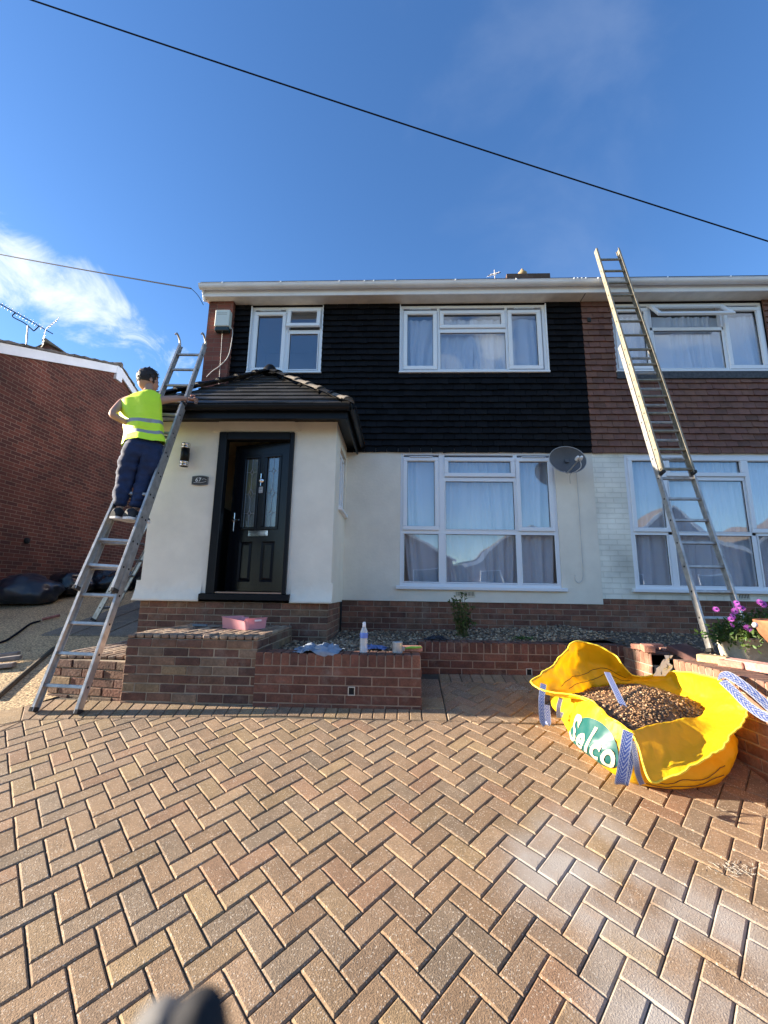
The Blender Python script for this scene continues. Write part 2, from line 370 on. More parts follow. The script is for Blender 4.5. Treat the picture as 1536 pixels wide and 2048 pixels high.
def convex_parts():
    yield [(-3.7,-1.2),(2.62,-1.2),(2.34,3.60),(.39,3.603),(-1.0,3.643),(-2.955,3.50)]
    yield [(-6.5,-1.2),(-3.7,-1.2),(-2.955,3.50),(-3.6,3.05),(-6.5,1.0)]
    yield [(.395,3.603),(2.34,3.603),(2.30,4.36),(.395,4.34)]
mb=MB()
for rg in convex_parts(): herring(mb,rg)
# header course along the planter wall and turned along the gravel path
def lerp2(a,b,t): return (a[0]+(b[0]-a[0])*t,a[1]+(b[1]-a[1])*t)
def course(mb,i0,i1,o0,o1,pitch=.1035,skew=0):
    l=math.dist(i0,i1); n=max(1,round(l/pitch))
    for k in range(n):
        t0,t1=k/n,(k+1)/n; s=skew/l
        P=[lerp2(i0,i1,t0),lerp2(i0,i1,t1),lerp2(o0,o1,min(1,t1+s)),lerp2(o0,o1,min(1,t0+s))]
        paver(mb,P,col=random.choice(PAL[:4]+PAL[6:8]))
course(mb,(-2.93,3.505),(-1.0,3.648),(-3.02,3.86),(-1.0,3.79))
course(mb,(-1.0,3.648),(.19,3.61),(-1.0,3.79),(.19,3.79))
course(mb,(-6.4,1.05),(-2.98,3.49),(-6.5,1.25),(-3.17,3.72),pitch=.205)
paver(mb,[(-3.17,3.72),(-2.985,3.49),(-2.93,3.505),(-3.02,3.86)])
for k in range(5): paver(mb,[(.19,3.61+k*.2),(.39,3.61+k*.2),(.39,3.81+k*.2),(.19,3.81+k*.2)][::1]) if k<4 else None
course(mb,(.40,4.34),(2.3,4.36),(.40,4.54),(2.3,4.54))
def paving_mat():
    m=mat('block_paving',(1,1,1),.88,bump=.0028,bscale=190,tint=True,var=.13,vscale=11,speck=0)
    t=m.node_tree; b=BS(m); src=b.inputs['Base Color'].links[0].from_socket
    tcn=N(t,'ShaderNodeTexCoord')
    n=N(t,'ShaderNodeTexVoronoi'); n.inputs['Scale'].default_value=230; L(t,tcn.outputs['Object'],n.inputs[0])
    sep=N(t,'ShaderNodeSeparateColor'); L(t,n.outputs['Color'],sep.inputs[0])
    mr=N(t,'ShaderNodeMapRange'); L(t,sep.outputs[0],mr.inputs[0]); mr.inputs[1].default_value=0; mr.inputs[2].default_value=1; mr.inputs[3].default_value=.76; mr.inputs[4].default_value=1.22
    x=N(t,'ShaderNodeVectorMath',operation='SCALE'); L(t,src,x.inputs[0]); L(t,mr.outputs[0],x.inputs['Scale'])
    # broad staining
    n9=N(t,'ShaderNodeTexNoise'); n9.inputs['Scale'].default_value=1.5; n9.inputs['Detail'].default_value=8; n9.inputs['Roughness'].default_value=.65; L(t,tcn.outputs['Object'],n9.inputs[0])
    r9=N(t,'ShaderNodeMapRange'); L(t,n9.outputs['Fac'],r9.inputs[0]); r9.inputs[1].default_value=.3; r9.inputs[2].default_value=.7; r9.inputs[3].default_value=.78; r9.inputs[4].default_value=1.16
    x9=N(t,'ShaderNodeVectorMath',operation='SCALE'); L(t,x.outputs[0],x9.inputs[0]); L(t,r9.outputs[0],x9.inputs['Scale']); x=x9
    # pale stone chips
    g=N(t,'ShaderNodeMath',operation='GREATER_THAN'); L(t,sep.outputs[1],g.inputs[0]); g.inputs[1].default_value=.95
    g2=N(t,'ShaderNodeMath',operation='MULTIPLY'); L(t,g.outputs[0],g2.inputs[0]); g2.inputs[1].default_value=.40
    mx=N(t,'ShaderNodeMix',data_type='RGBA'); L(t,g2.outputs[0],mx.inputs['Factor']); L(t,x.outputs[0],mx.inputs['A']); mx.inputs['B'].default_value=(.78,.70,.58,1)
    # cement bloom left on the blocks where mortar was mixed
    def spot(cx,cy,r):
        vm=N(t,'ShaderNodeVectorMath',operation='DISTANCE'); L(t,tcn.outputs['Object'],vm.inputs[0]); vm.inputs[1].default_value=(cx,cy,gz(cx,cy))
        q=N(t,'ShaderNodeMapRange'); q.interpolation_type='SMOOTHSTEP'; L(t,vm.outputs['Value'],q.inputs[0]); q.inputs[1].default_value=r; q.inputs[2].default_value=r*.2; q.inputs[3].default_value=0; q.inputs[4].default_value=1; return q.outputs[0]
    cur=None
    for s in ((.95,2.48,.34),(.80,2.22,.44),(1.0,2.08,.46),(1.02,1.86,.42),(1.25,2.02,.34),(.90,1.70,.36),(1.15,1.75,.30),(.66,2.36,.2)):
        q=spot(*s)
        if cur is None: cur=q
        else:
            a=N(t,'ShaderNodeMath',operation='MAXIMUM'); L(t,cur,a.inputs[0]); L(t,q,a.inputs[1]); cur=a.outputs[0]
    nn=N(t,'ShaderNodeTexNoise'); nn.inputs['Scale'].default_value=3.6; nn.inputs['Detail'].default_value=7; L(t,tcn.outputs['Object'],nn.inputs[0])
    r2=N(t,'ShaderNodeMapRange'); L(t,nn.outputs['Fac'],r2.inputs[0]); r2.inputs[1].default_value=.30; r2.inputs[2].default_value=.58
    mm=N(t,'ShaderNodeMath',operation='MULTIPLY'); L(t,cur,mm.inputs[0]); L(t,r2.outputs[0],mm.inputs[1])
    m3=N(t,'ShaderNodeMath',operation='MULTIPLY'); L(t,mm.outputs[0],m3.inputs[0]); m3.inputs[1].default_value=.86
    mx2=N(t,'ShaderNodeMix',data_type='RGBA'); L(t,m3.outputs[0],mx2.inputs['Factor']); L(t,mx.outputs['Result'],mx2.inputs['A']); mx2.inputs['B'].default_value=(.42,.385,.345,1)
    L(t,mx2.outputs['Result'],b.inputs['Base Color'])
    return m
pavm=paving_mat()
struct(mb.build('driveway',pavm,fix=False))
mb=MB(); mb.grid([[Vector((x,y,gz(x,y)-.0135)) for y in (-1.3,1,3,4.58)] for x in (-6.6,-3,0,2.45)],smooth=False)
struct(mb.build('joint_sand',mat('kiln_sand',(.085,.07,.05),.98,bump=.004,bscale=200,var=.4,vscale=5)))

# side path of bound gravel
pathm=mat('bound_gravel',(.42,.30,.165),.9,bump=.012,bscale=42,var=.12,vscale=3,speck=.95)
mb=MB()
pts=[(-3.17,3.72),(-6.5,1.25),(-7.4,1.25),(-7.4,9.5),(-3.1,9.5),(-3.1,3.95)]
def gridpoly(mb,x0,x1,y0,y1,nx,ny,dz):
    mb.grid([[Vector((x0+(x1-x0)*i/nx,y0+(y1-y0)*j/ny,gz(x0+(x1-x0)*i/nx,y0+(y1-y0)*j/ny)+dz)) for j in range(ny+1)] for i in range(nx+1)],smooth=False)
b0=len(mb.v)
poly=[(-6.5,1.25),(-3.17,3.72),(-3.02,3.95),(-3.02,12),(-7.55,12),(-7.55,1.25)]
mb.add([(x,y,gz(x,y)-.004) for x,y in poly],[(0,1,2,3,4,5)])
struct(mb.build('side_path',pathm))
# slabs laid in the shade beside the house
mb=MB()
for i in range(4):
    for j in range(4):
        x0=-4.7+.42*i; y0=5.6+.62*j
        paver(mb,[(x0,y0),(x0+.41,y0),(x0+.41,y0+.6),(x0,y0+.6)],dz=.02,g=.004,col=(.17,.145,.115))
struct(mb.build('side_slabs',pavm))

# ================================================================== BRICKWORK BUILDER
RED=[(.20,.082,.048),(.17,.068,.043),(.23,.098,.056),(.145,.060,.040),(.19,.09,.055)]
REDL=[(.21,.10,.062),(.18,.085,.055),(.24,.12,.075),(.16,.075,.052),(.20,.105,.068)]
MIX=[(.16,.084,.052),(.19,.11,.066),(.12,.056,.038),(.24,.16,.085),(.14,.07,.046),(.18,.12,.078),(.09,.046,.034),(.15,.066,.042),(.12,.058,.04)]
def pickc(pal): c=random.choice(pal); k=random.uniform(.8,1.2); return tuple(x*k for x in c)
def bricks(mb,p0,p1,z0,z1,pal,soldier=False,out=.004,phase=0,top=None,jit=.0012,hpitch=.225,zfun=None):
    """brick face from p0 to p1 (xy), rows from the top z1 downwards; faces to the right of travel p0->p1"""
    p0=Vector(p0);p1=Vector(p1);d=p1-p0;l=d.length;d.normalize(); n=Vector((d.y,-d.x))
    T=Matrix(((d.x,-n.x,0,p0.x),(d.y,-n.y,0,p0.y),(0,0,1,0),(0,0,0,1)))   # local x along, local y inwards
    z=z1; row=0
    if soldier:
        u=0
        while u<l-.02:
            w=min(.065,l-u); mb.cur=pickc(pal); j=random.uniform(-jit,jit)
            mb.cbox(u,u+w,-out+j,.02,z-.103,z,.003,T); u+=.075
        z-=.1125
    while z>z0+.01:
        h=min(.065,z-z0); u=-(.1125 if (row+phase)%2 else 0)
        while u<l-.005:
            a=max(u,0); b=min(u+hpitch-.01,l)
            if b-a>.012:
                mb.cur=pickc(pal); j=random.uniform(-jit,jit); hz=random.uniform(-.001,.001)
                mb.cbox(a,b,-out+j,.02,z-h+hz,z+hz,.0035,T)
            u+=hpitch
        z-=.075; row+=1

# ================================================================== HOUSE
D=6.0
house=thing('semi_detached_house','cream rendered house with black hung tiles above and a hipped porch, door ajar','house',(-.2,D,1.1))
def wallpl(mb,x0,x1,z0,z1,Y,holes,th=.16,plane='y',flip=False):
    """wall face in plane Y with rectangular holes and reveals of depth th"""
    xs=sorted(set([x0,x1]+[h[i] for h in holes for i in (0,1) if x0<h[i]<x1])); zs=sorted(set([z0,z1]+[h[i] for h in holes for i in (2,3) if z0<h[i]<z1]))
    q=(lambda x,y,z:(x,y,z)) if plane=='y' else (lambda x,y,z:(y,x,z))
    for i in range(len(xs)-1):
        for j in range(len(zs)-1):
            cx,cz=(xs[i]+xs[i+1])/2,(zs[j]+zs[j+1])/2
            if any(h[0]<cx<h[1] and h[2]<cz<h[3] for h in holes): continue
            mb.add([q(xs[i],Y,zs[j]),q(xs[i+1],Y,zs[j]),q(xs[i+1],Y,zs[j+1]),q(xs[i],Y,zs[j+1])],[(0,1,2,3) if not flip else (3,2,1,0)])
    s=-1 if flip and plane=='x' else 1
    for h in holes:
        a,b,c,d=h; Yb=Y+th*s
        for (p,r) in (((a,c),(b,c)),((b,c),(b,d)),((b,d),(a,d)),((a,d),(a,c))):
            mb.add([q(p[0],Y,p[1]),q(r[0],Y,r[1]),q(r[0],Yb,r[1]),q(p[0],Yb,p[1])],[(0,1,2,3)])
winG=(0.0,2.235,1.79,3.745); winA=(-2.39,-1.255,5.02,6.165); winB=(-.02,2.222,5.02,6.165)
winN=(3.23,5.50,1.80,3.72); winM=(3.24,5.50,5.02,6.165)
SPLIT=2.775
mb=MB(); wallpl(mb,-.80,SPLIT,1.585,3.80,D,[winG]); 
mb.add([(-.80,D-.0,1.585),(SPLIT,D,1.585),(SPLIT,D+.03,1.585),(-.8,D+.03,1.585)],[(0,1,2,3)])
mb.add([(SPLIT,D,1.585),(SPLIT,D+.04,1.585),(SPLIT,D+.04,3.75),(SPLIT,D,3.75)],[(0,3,2,1)])
mb.build('rendered_wall',cream,house)
# backing for the hung tiles and brick
mb=MB(); wallpl(mb,-3.06,SPLIT,3.75,6.25,D+.03,[winA,winB],th=.135); mb.build('upper_wall',mat('tile_backing',(.02,.018,.018),.9),house)
# brick plinth
mb=MB(); bricks(mb,(-.80,D+.02),(SPLIT,D+.02),.85,1.578,RED,phase=0); mb.mi=1; mb.cur=(1,1,1); mb.box(-.80,SPLIT,D+.021,D+.2,.8,1.585)
mb.build('brick_plinth',[brickg,mortard],house)
def tiles(mb,x0,x1,z0,z1,holes,Y,gauge=.1,tw=.165,dark=.25):
    n=round((z1-z0)/gauge); g=(z1-z0)/n
    for r in range(n+1):
        zb=z0+r*g; zt=min(zb+g*1.05,z1+.01)
        if r==n: continue
        u=x0-(tw/2 if r%2 else 0)-random.uniform(0,.01)
        segs=[(x0,x1)]
        for h in holes:
            if h[2]-.002<zb+g*.5<h[3]:
                ns=[]
                for a,b in segs:
                    if h[1]<=a or h[0]>=b: ns.append((a,b)); continue
                    if h[0]>a: ns.append((a,h[0]))
                    if h[1]<b: ns.append((h[1],b))
                segs=ns
        while u<x1:
            jz=random.gauss(0,.0022); jy=random.uniform(0,.007); tl=random.gauss(0,.0022)
            k=random.uniform(1-dark,1+dark)*(1 if random.random()>.06 else .75); mb.cur=(k,k*random.uniform(.95,1.03),k*random.uniform(.93,1.03))
            for a,b in segs:
                p,q=max(u+.0024,a),min(u+tw-.0024,b)
                if q-p<.008: continue
                yb=Y-.030-jy; yt=Y-.006
                v=[(p,yb,zb+jz-tl),(q,yb,zb+jz+tl),(q,yt,zt),(p,yt,zt),(p,Y,zb+jz-tl+.001),(q,Y,zb+jz+tl+.001),(q,Y,zt),(p,Y,zt)]
                mb.add(v,[(0,1,2,3),(4,5,1,0),(1,5,6,2),(4,0,3,7)])
            u+=tw
tz0=3.735
mb=MB(); tiles(mb,-2.67,SPLIT,tz0,6.20,[(winA[0]-.01,winA[1]+.01,winA[2]-.03,9),(winB[0]-.01,winB[1]+.01,winB[2]-.03,9)],D,dark=.5)
mb.build('hung_tiles',blacktile,house)
# brick pier on the left corner
mb=MB(); mb.box(-3.06,-2.67,D-.10,D+.5,3.7,6.26); mb.build('brick_pier',brick_red,house,uv=True)
mb=MB(); mb.box(-3.06,-2.9,D+.5,13.0,1.0,6.3); mb.box(-3.05,-3.0,D,13,0.9,1.6); mb.build('side_wall',brick_red,house,uv=True)

def frame_rect(mb,x0,x1,z0,z1,w,y0,y1,c=.004,P=None):
    T=P
    mb.cbox(x0,x1,y0,y1,z1-w,z1,c,T); mb.cbox(x0,x1,y0,y1,z0,z0+w,c,T)
    mb.cbox(x0,x0+w,y0,y1,z0+w,z1-w,c,T); mb.cbox(x1-w,x1,y0,y1,z0+w,z1-w,c,T)
def window(parent,rect,panes,mulls,Y=D,sill=True,name='window',label=None,vents=()):
    """panes: (glass rect, kind) kind c=casement sash, f=fixed; mulls: boxes x0,x1,z0,z1"""
    x0,x1,z0,z1=rect; ox=(x0+x1)/2
    mb=MB(); frame_rect(mb,x0,x1,z0,z1,.045,Y+.012,Y+.085)
    for a,b,c,d in mulls: mb.cbox(a,b,Y+.014,Y+.083,c,d,.003)
    o=mb.build(name,white,parent,loc=(ox,Y,z0))
    if label: o['label']=label
    for (g,k) in panes:
        a,b,c,d=g
        if k=='c':
            m=MB(); frame_rect(m,a-.062,b+.062,c-.062,d+.062,.058,Y-.012,Y+.03,.006); frame_rect(m,a-.006,b+.006,c-.006,d+.006,.006,Y+.004,Y+.026,.001); m.build('casement',white,o)
        else:
            m=MB(); frame_rect(m,a-.016,b+.016,c-.016,d+.016,.016,Y+.006,Y+.03,.004); m.build('glazing_bead',white,o)
        if k!='n':
            m=MB(); m.box(a-.008,b+.008,Y+.030,Y+.034,c-.008,d+.008); m.build('pane',glass,o)
            m=MB(); frame_rect(m,a-.003,b+.003,c-.003,d+.003,.007,Y+.018,Y+.029,.001); m.build('gasket',rubber,o)
    for (a,b,z) in vents:
        m=MB(); m.cbox(a,b,Y-.022,Y-.008,z-.009,z+.009,.003); m.mi=1; m.cbox(a+.006,b-.006,Y-.0235,Y-.02,z-.010,z-.004,.001); m.build('trickle_vent',[white,rubber],o)
    if sill:
        m=MB(); m.cbox(x0-.05,x1+.06,Y-.05,Y+.03,z0-.045,z0+.004,.006); m.build('window_sill',white,o)
    return o
wG=window(house,winG,[((.10,.495,2.64,3.60),'c'),((.70,1.60,3.43,3.60),'c'),((1.73,2.13,2.64,3.60),'c'),((.655,1.632,2.60,3.30),'f'),((.062,.545,1.855,2.525),'f'),((.655,1.632,1.855,2.525),'f'),((1.712,2.175,1.855,2.525),'f')],
  [(.56,.645,1.83,2.535),(.56,.645,2.585,3.71),(1.64,1.70,1.83,2.535),(1.64,1.70,2.585,3.71),(.04,2.20,2.532,2.588),(.642,1.643,3.31,3.36)],label='tall three light bay of net curtained panes beside the satellite dish',vents=[(.13,.47,3.665),(1.76,2.10,3.665)])
wA=window(house,winA,[((-2.288,-1.899,5.11,6.01),'c'),((-1.765,-1.322,5.085,5.69),'f')],[(-1.86,-1.785,5.06,6.13),(-1.80,-1.29,5.70,5.76)],sill=False,label='two light window above the porch roof',vents=[(-2.26,-1.93,6.085)])
m=MB(); T=Matrix.Translation((0,D,6.10))@Matrix.Rotation(R(-7),4,'X')
frame_rect(m,-1.815,-1.285,-.325,.02,.058,-.03,.012,.006,T); v=m.build('top_vent',white,wA); m=MB(); m.box(-1.76,-1.34,-.012,-.008,-.275,-.03,T); m.build('vent_pane',glass,wA)
wB=window(house,winB,[((.088,.487,5.13,6.005),'c'),((.655,1.545,5.825,6.005),'c'),((1.709,2.093,5.13,6.005),'c'),((.60,1.602,5.075,5.69),'f')],[(.555,.59,5.06,6.13),(1.61,1.645,5.06,6.13),(.59,1.62,5.70,5.755)],sill=False,label='three light upper window with grey net curtains',vents=[(.13,.45,6.085),(1.75,2.06,6.085)])
for r in (winA,winB):
    m=MB(); m.cbox(r[0]-.02,r[1]+.02,D-.045,D+.02,r[2]-.022,r[2]+.003,.004); m.build('window_sill',white,wA if r is winA else wB)
    for q in (r[0]-.012,r[1]): m=MB(); m.box(q,q+.012,D-.034,D+.03,r[2],r[3]); m.build('edge_trim',white,wA if r is winA else wB)
# rooms behind the windows
def room(parent,r,col=(.6,.6,.58),depth=1.6,Y=D):
    x0,x1,z0,z1=r; m=MB(); a,b,c,d=x0-.3,x1+.3,z0-.5,z1+.15; y0=Y+.15;y1=Y+depth
    m.add([(a,y1,c),(b,y1,c),(b,y1,d),(a,y1,d)],[(0,1,2,3)])
    m.add([(a,y0,c),(a,y1,c),(a,y1,d),(a,y0,d)],[(0,1,2,3)]); m.add([(b,y0,c),(b,y1,c),(b,y1,d),(b,y0,d)],[(3,2,1,0)])
    m.add([(a,y0,c),(b,y0,c),(b,y1,c),(a,y1,c)],[(0,1,2,3)]); m.add([(a,y0,d),(b,y0,d),(b,y1,d),(a,y1,d)],[(3,2,1,0)])
    # inside face of the outer wall
    for q in ((a,x0,c,d),(x1,b,c,d),(x0,x1,c,z0),(x0,x1,z1,d)): m.add([(q[0],y0,q[2]),(q[1],y0,q[2]),(q[1],y0,q[3]),(q[0],y0,q[3])],[(3,2,1,0)])
    m.build('room_interior',mat('room_paint',col,.9),parent)
room(house,winG); room(house,winA,(.12,.12,.12)); room(house,winB)
def curtain(x0,x1,z0,z1,Y,label,amp=.036,k=26,seed=0,lean=0,group='net curtains in the windows'):
    m=MB(); n=int((x1-x0)*k*3); P=[]
    for i in range(n+1):
        u=i/n; row=[]
        for j in range(9):
            v=j/8; x=x0+(x1-x0)*u; z=z1+(z0-z1)*v
            ph=noise.noise(Vector((x*2.2,seed,v*.5)))*7+x*k; a=amp*(.35+.65*v)*(.6+.8*abs(noise.noise(Vector((x*3.1,seed+5,0)))))
            row.append(Vector((x+lean*v*v+.02*math.sin(ph*.5)*v,Y+a*math.sin(ph)+.4*amp*math.sin(ph*2.3+1),z)))
        P.append(row)
    m.grid(P); o=m.build('net_curtain',netm,loc=((x0+x1)/2,Y,z1)); tag(o,label,'curtain',group); return o
curtain(.02,1.15,1.80,3.66,D+.118,'white net curtain behind left half of the large ground floor window of the cream house',seed=1,lean=.10)
curtain(1.12,2.22,1.80,3.66,D+.122,'white net curtain behind right half of the large ground floor window by the dish',seed=2,lean=-.04)
curtain(0,1.12,5.06,5.98,D+.118,'grey net curtain in left half of the wide upper window among black tiles',seed=3)
curtain(1.08,2.2,5.06,5.98,D+.122,'grey net curtain in right half of the wide upper window among black tiles',seed=4)
# eaves: soffit, fascia, gutter, roof
XR=9.5; XL=-3.10
mb=MB(); mb.cbox(XL,XR,5.79,D+.01,6.20,6.225,.002); mb.mi=1; mb.box(SPLIT-.004,SPLIT+.006,5.80,D,6.1985,6.201); mb.build('soffit',[soffitm,rubber],house)
mb=MB(); mb.cbox(XL,XR,5.765,5.79,6.185,6.345,.003); mb.build('fascia',whitep,house)
def gutter(mb,x0,x1,y,z,r=.058,n=9):
    P=[]
    for xx in (x0,x1):
        row=[Vector((xx,y+r*math.cos(PI+PI*k/n),z+r*math.sin(PI+PI*k/n))) for k in range(n+1)]; P.append(row)
    mb.grid(P); P2=[[p+Vector((0,(.004 if j<n/2 else -.004),.004)) for j,p in enumerate(r_)] for r_ in P]; mb.grid(P2[::-1])
    for xx in (x0,x1): mb.add([(xx,y+r*math.cos(PI+PI*k/n),z+r*math.sin(PI+PI*k/n)) for k in range(n+1)],[tuple(range(n+1))])
    mb.tube([(x0,y-r,z),(x1,y-r,z)],.006,6)
mb=MB(); gutter(mb,XL-.03,XR,5.695,6.315); g=mb.build('gutter',whitep,house)
def bracket(mb,x,y,z,r=.064,w=.02,n=9):
    P=[[Vector((xx,y+r*math.cos(PI+PI*k/n),z+r*math.sin(PI+PI*k/n))) for k in range(n+1)] for xx in (x-w/2,x+w/2)]; mb.grid(P)
    mb.cbox(x-w/2,x+w/2,y-r-.006,y-r+.008,z-.01,z+.016,.002)
for x in (-2.75,-1.85,-.95,-.57,-.43,-.1,.8,1.7,2.55,2.60,2.66,2.72,2.90,3.9,4.8,5.7):
    mb=MB(); bracket(mb,x,5.695,6.315); mb.build('gutter_bracket',whitep,g)
rtm=mat('roof_tile',(.07,.055,.05),.8,bump=.004,bscale=30,var=.2,vscale=5)
mb=MB()
for k in range(16):
    t0,t1=k/16,(k+1)/16; y0=5.68+t0*3.9;y1=5.68+t1*3.9+.05; z0=6.36+t0*2.25;z1=6.36+t1*2.25
    mb.box(XL-.02,XR,y0,y0+.01,z0-.02,z0+.012); mb.add([(XL-.02,y0,z0+.012),(XR,y0,z0+.012),(XR,y1,z1-.012),(XL-.02,y1,z1-.012)],[(0,1,2,3)])
mb.add([(XL-.02,9.58,8.61),(XR,9.58,8.61),(XR,13.4,6.3),(XL-.02,13.4,6.3)],[(0,1,2,3)])
rf=mb.build('roof',rtm,house)
mb=MB(); mb.add([(XL+.02,5.8,6.2),(XL+.02,9.58,8.45),(XL+.02,13.3,6.2)],[(0,1,2)]); 
for (a,b) in (((XL,5.76,6.22),(XL,9.58,8.50)),): mb.bar(a,b,.03,.20,c=.003)
mb.build('bargeboard',whitep,house)
mb=MB(); mb.box(2.6,3.6,9.2,9.9,7.9,9.22); mb.cur=(1,1,1); mb.box(2.54,3.58,9.17,9.93,9.22,9.36)
ch=mb.build('chimney',brick_tex('chimney_brick',(.10,.06,.045),(.07,.045,.035),(.12,.10,.08)),rf,uv=True)
mb=MB(); mb.lathe([(.0,9.36),(.10,9.36),(.085,9.50),(.11,9.52),(.12,9.58),(.08,9.62),(.05,9.67),(.02,9.72),(0,9.74)],(3.0,9.45,0),12); mb.build('chimney_pot',mat('mossy_terracotta',(.30,.22,.12),.9,var=.3,vscale=20),ch) if False else None
cp=mb.build('chimney_pot',mat('mossy_terracotta',(.30,.22,.12),.9,var=.3,vscale=20)); attach(cp,rf)
# air brick
def airbrick(parent,x0,x1,z0,z1,Y,col):
    m=MB(); m.cbox(x0,x1,Y-.012,Y+.01,z0,z1,.003); m.mi=1
    n=int((x1-x0-.02)/.018)
    for i in range(n):
        xx=x0+.014+i*(x1-x0-.02)/n; m.box(xx,xx+.008,Y-.0135,Y-.011,z0+.015,z1-.012)
    m.build('air_vent',[mat('air_vent_'+str(len(MATS)),col,.6),dark],parent)
airbrick(house,.775,1.045,1.655,1.735,D,(.72,.66,.50))

# ---- porch
PY=5.0; PX0,PX1=-3.08,-.80
door=(-2.275,-1.325,1.655,3.65)
mb=MB(); wallpl(mb,PX0,PX1,1.66,3.85,PY,[door],th=.14)
# bell-cast flare at the foot of the render, hand trowelled
def flare(x0,x1):
    n=int((x1-x0)/.02); P=[]
    for i in range(n+1):
        x=x0+(x1-x0)*i/n; row=[]
        for j in range(9):
            v=j/8; z=1.80-.235*v; o=.065*v**2.2+ (.010*noise.noise(Vector((x*14,z*22,3)))+.004*noise.noise(Vector((x*40,z*50,1))))*min(1,v*2.5)
            row.append(Vector((x,PY-.002-o,z)))
        row.append(Vector((x,PY+.03,1.562))); P.append(row)
    mb.grid(P[::-1])
flare(PX0-.05,-2.335); flare(-1.268,PX1+.02)
# side wall facing right with a slim window
sw=(5.36,5.93,2.76,3.60)
wallpl(mb,PY,D,1.565,3.85,PX1,[sw],th=.12,plane='x',flip=True)
wallpl(mb,PY,D,1.565,3.85,PX0,[],plane='x')
# raised plaster lintel
mb.add([(-2.375,PY-.014,3.665),(-1.255,PY-.014,3.665),(-1.345,PY-.014,3.81),(-2.295,PY-.014,3.81),(-2.375,PY,3.665),(-1.255,PY,3.665),(-1.345,PY,3.81),(-2.295,PY,3.81)],[(0,1,2,3),(4,5,1,0),(1,5,6,2),(4,0,3,7)])
mb.build('porch_wall',cream,house)
mb=MB(); bricks(mb,(PX0+.02,PY+.012),(PX1-.03,PY+.012),.85,1.556,MIX[:3]+REDL[:2],phase=1); bricks(mb,(PX1-.03,PY+.012),(PX1-.03,D+.02),.85,1.556,REDL,phase=0)
mb.mi=1; mb.cur=(1,1,1); mb.box(PX0+.02,PX1-.032,PY+.014,D+.2,.8,1.56); mb.build('porch_plinth',[brickg,mortar],house)
# slim side window
mb=MB(); 
for a in (0,): 
    X=PX1-.05
    mb.cbox(X-.03,X+.03,5.38,5.43,2.80,3.56,.003); mb.cbox(X-.03,X+.03,5.86,5.91,2.80,3.56,.003); mb.cbox(X-.03,X+.03,5.38,5.91,3.51,3.56,.003); mb.cbox(X-.03,X+.03,5.38,5.91,2.80,2.85,.003); mb.cbox(X-.03,X+.034,5.62,5.67,2.80,3.56,.003)
swo=mb.build('side_window',white,house)
mb=MB(); mb.box(X-.004,X,5.42,5.87,2.84,3.52); mb.build('pane',glass,swo)
mb=MB(); mb.cbox(PX1-.05,PX1+.05,5.32,5.98,2.735,2.775,.005); mb.build('window_sill',whitep,swo)
# porch interior and hall
mb=MB()
hx0,hx1=PX0+.12,PX1-.12
mb.add([(hx0,PY+.14,1.65),(hx0,D+.2,1.65),(hx0,D+.2,3.8),(hx0,PY+.14,3.8)],[(0,1,2,3)])
mb.add([(hx1,PY+.14,1.65),(hx1,D+.2,1.65),(hx1,D+.2,3.8),(hx1,PY+.14,3.8)],[(3,2,1,0)])
mb.add([(hx0,PY+.14,3.72),(hx1,PY+.14,3.72),(hx1,D+.2,3.72),(hx0,D+.2,3.72)],[(3,2,1,0)])
mb.add([(hx0,D+.2,1.65),(hx1,D+.2,1.65),(hx1,D+.2,3.8),(hx0,D+.2,3.8)],[(0,1,2,3)])
mb.mi=1; mb.add([(hx0,PY,1.655),(hx1,PY,1.655),(hx1,D+.2,1.655),(hx0,D+.2,1.655)],[(0,1,2,3)])
mb.cbox(hx0+.02,hx0+.45,5.3,6.15,1.66,2.85,.01)
mb.build('hall_interior',[mat('hall_cream',(.62,.50,.30),.8),mat('hall_dark',(.03,.022,.018),.7)],house)
# door frame, leaf
mb=MB(); a,b,c,d=door
mb.cbox(a,a+.10,PY-.035,PY+.07,c,d,.006); mb.cbox(b-.05,b,PY-.035,PY+.07,c,d,.006); mb.cbox(a+.10,b-.05,PY-.035,PY+.07,d-.10,d,.006); mb.box(a+.10,b-.05,PY-.0,PY+.07,c,c+.03)
df=mb.build('door_frame',black,house)
mb=MB(); mb.cbox(-2.335,-1.268,PY-.075,PY+.06,1.585,1.655,.006); mb.build('door_sill',black,df)
mb=MB(); mb.cbox(a+.105,b-.055,PY-.01,PY+.05,c+.004,c+.028,.004); mb.build('threshold_strip',chrome,df)
# leaf in local coordinates: hinge at x=0, width to -x, front face y=0
LW=.79; LZ0,LZ1=1.69,3.545
T=Matrix.Translation((b-.052,PY+.035,0))@Matrix.Rotation(R(-13),4,'Z')
def leafx(x): return x
mb=MB()
gl=[(-.62,-.45,2.47,3.36),(-.315,-.15,2.47,3.36)]; pn=[(-.63,-.45,1.80,2.29),(-.325,-.145,1.80,2.29)]
xsn=sorted(set([-LW,0]+[q for g in gl for q in g[:2]]+[q for g in pn for q in g[:2]])); zsn=sorted(set([LZ0,LZ1]+[q for g in gl+pn for q in g[2:]]))
for i in range(len(xsn)-1):
    for j in range(len(zsn)-1):
        cx,cz=(xsn[i]+xsn[i+1])/2,(zsn[j]+zsn[j+1])/2
        if any(g[0]<cx<g[1] and g[2]<cz<g[3] for g in gl+pn): continue
        mb.add([T@Vector(q) for q in ((xsn[i],0,zsn[j]),(xsn[i+1],0,zsn[j]),(xsn[i+1],0,zsn[j+1]),(xsn[i],0,zsn[j+1]))],[(0,1,2,3)])
mb.box(-LW,-LW+.01,0.001,.045,LZ0,LZ1,T); mb.box(-LW,0,.04,.045,LZ0,2.46,T); mb.box(-LW,0,0.001,.045,LZ1-.01,LZ1,T)
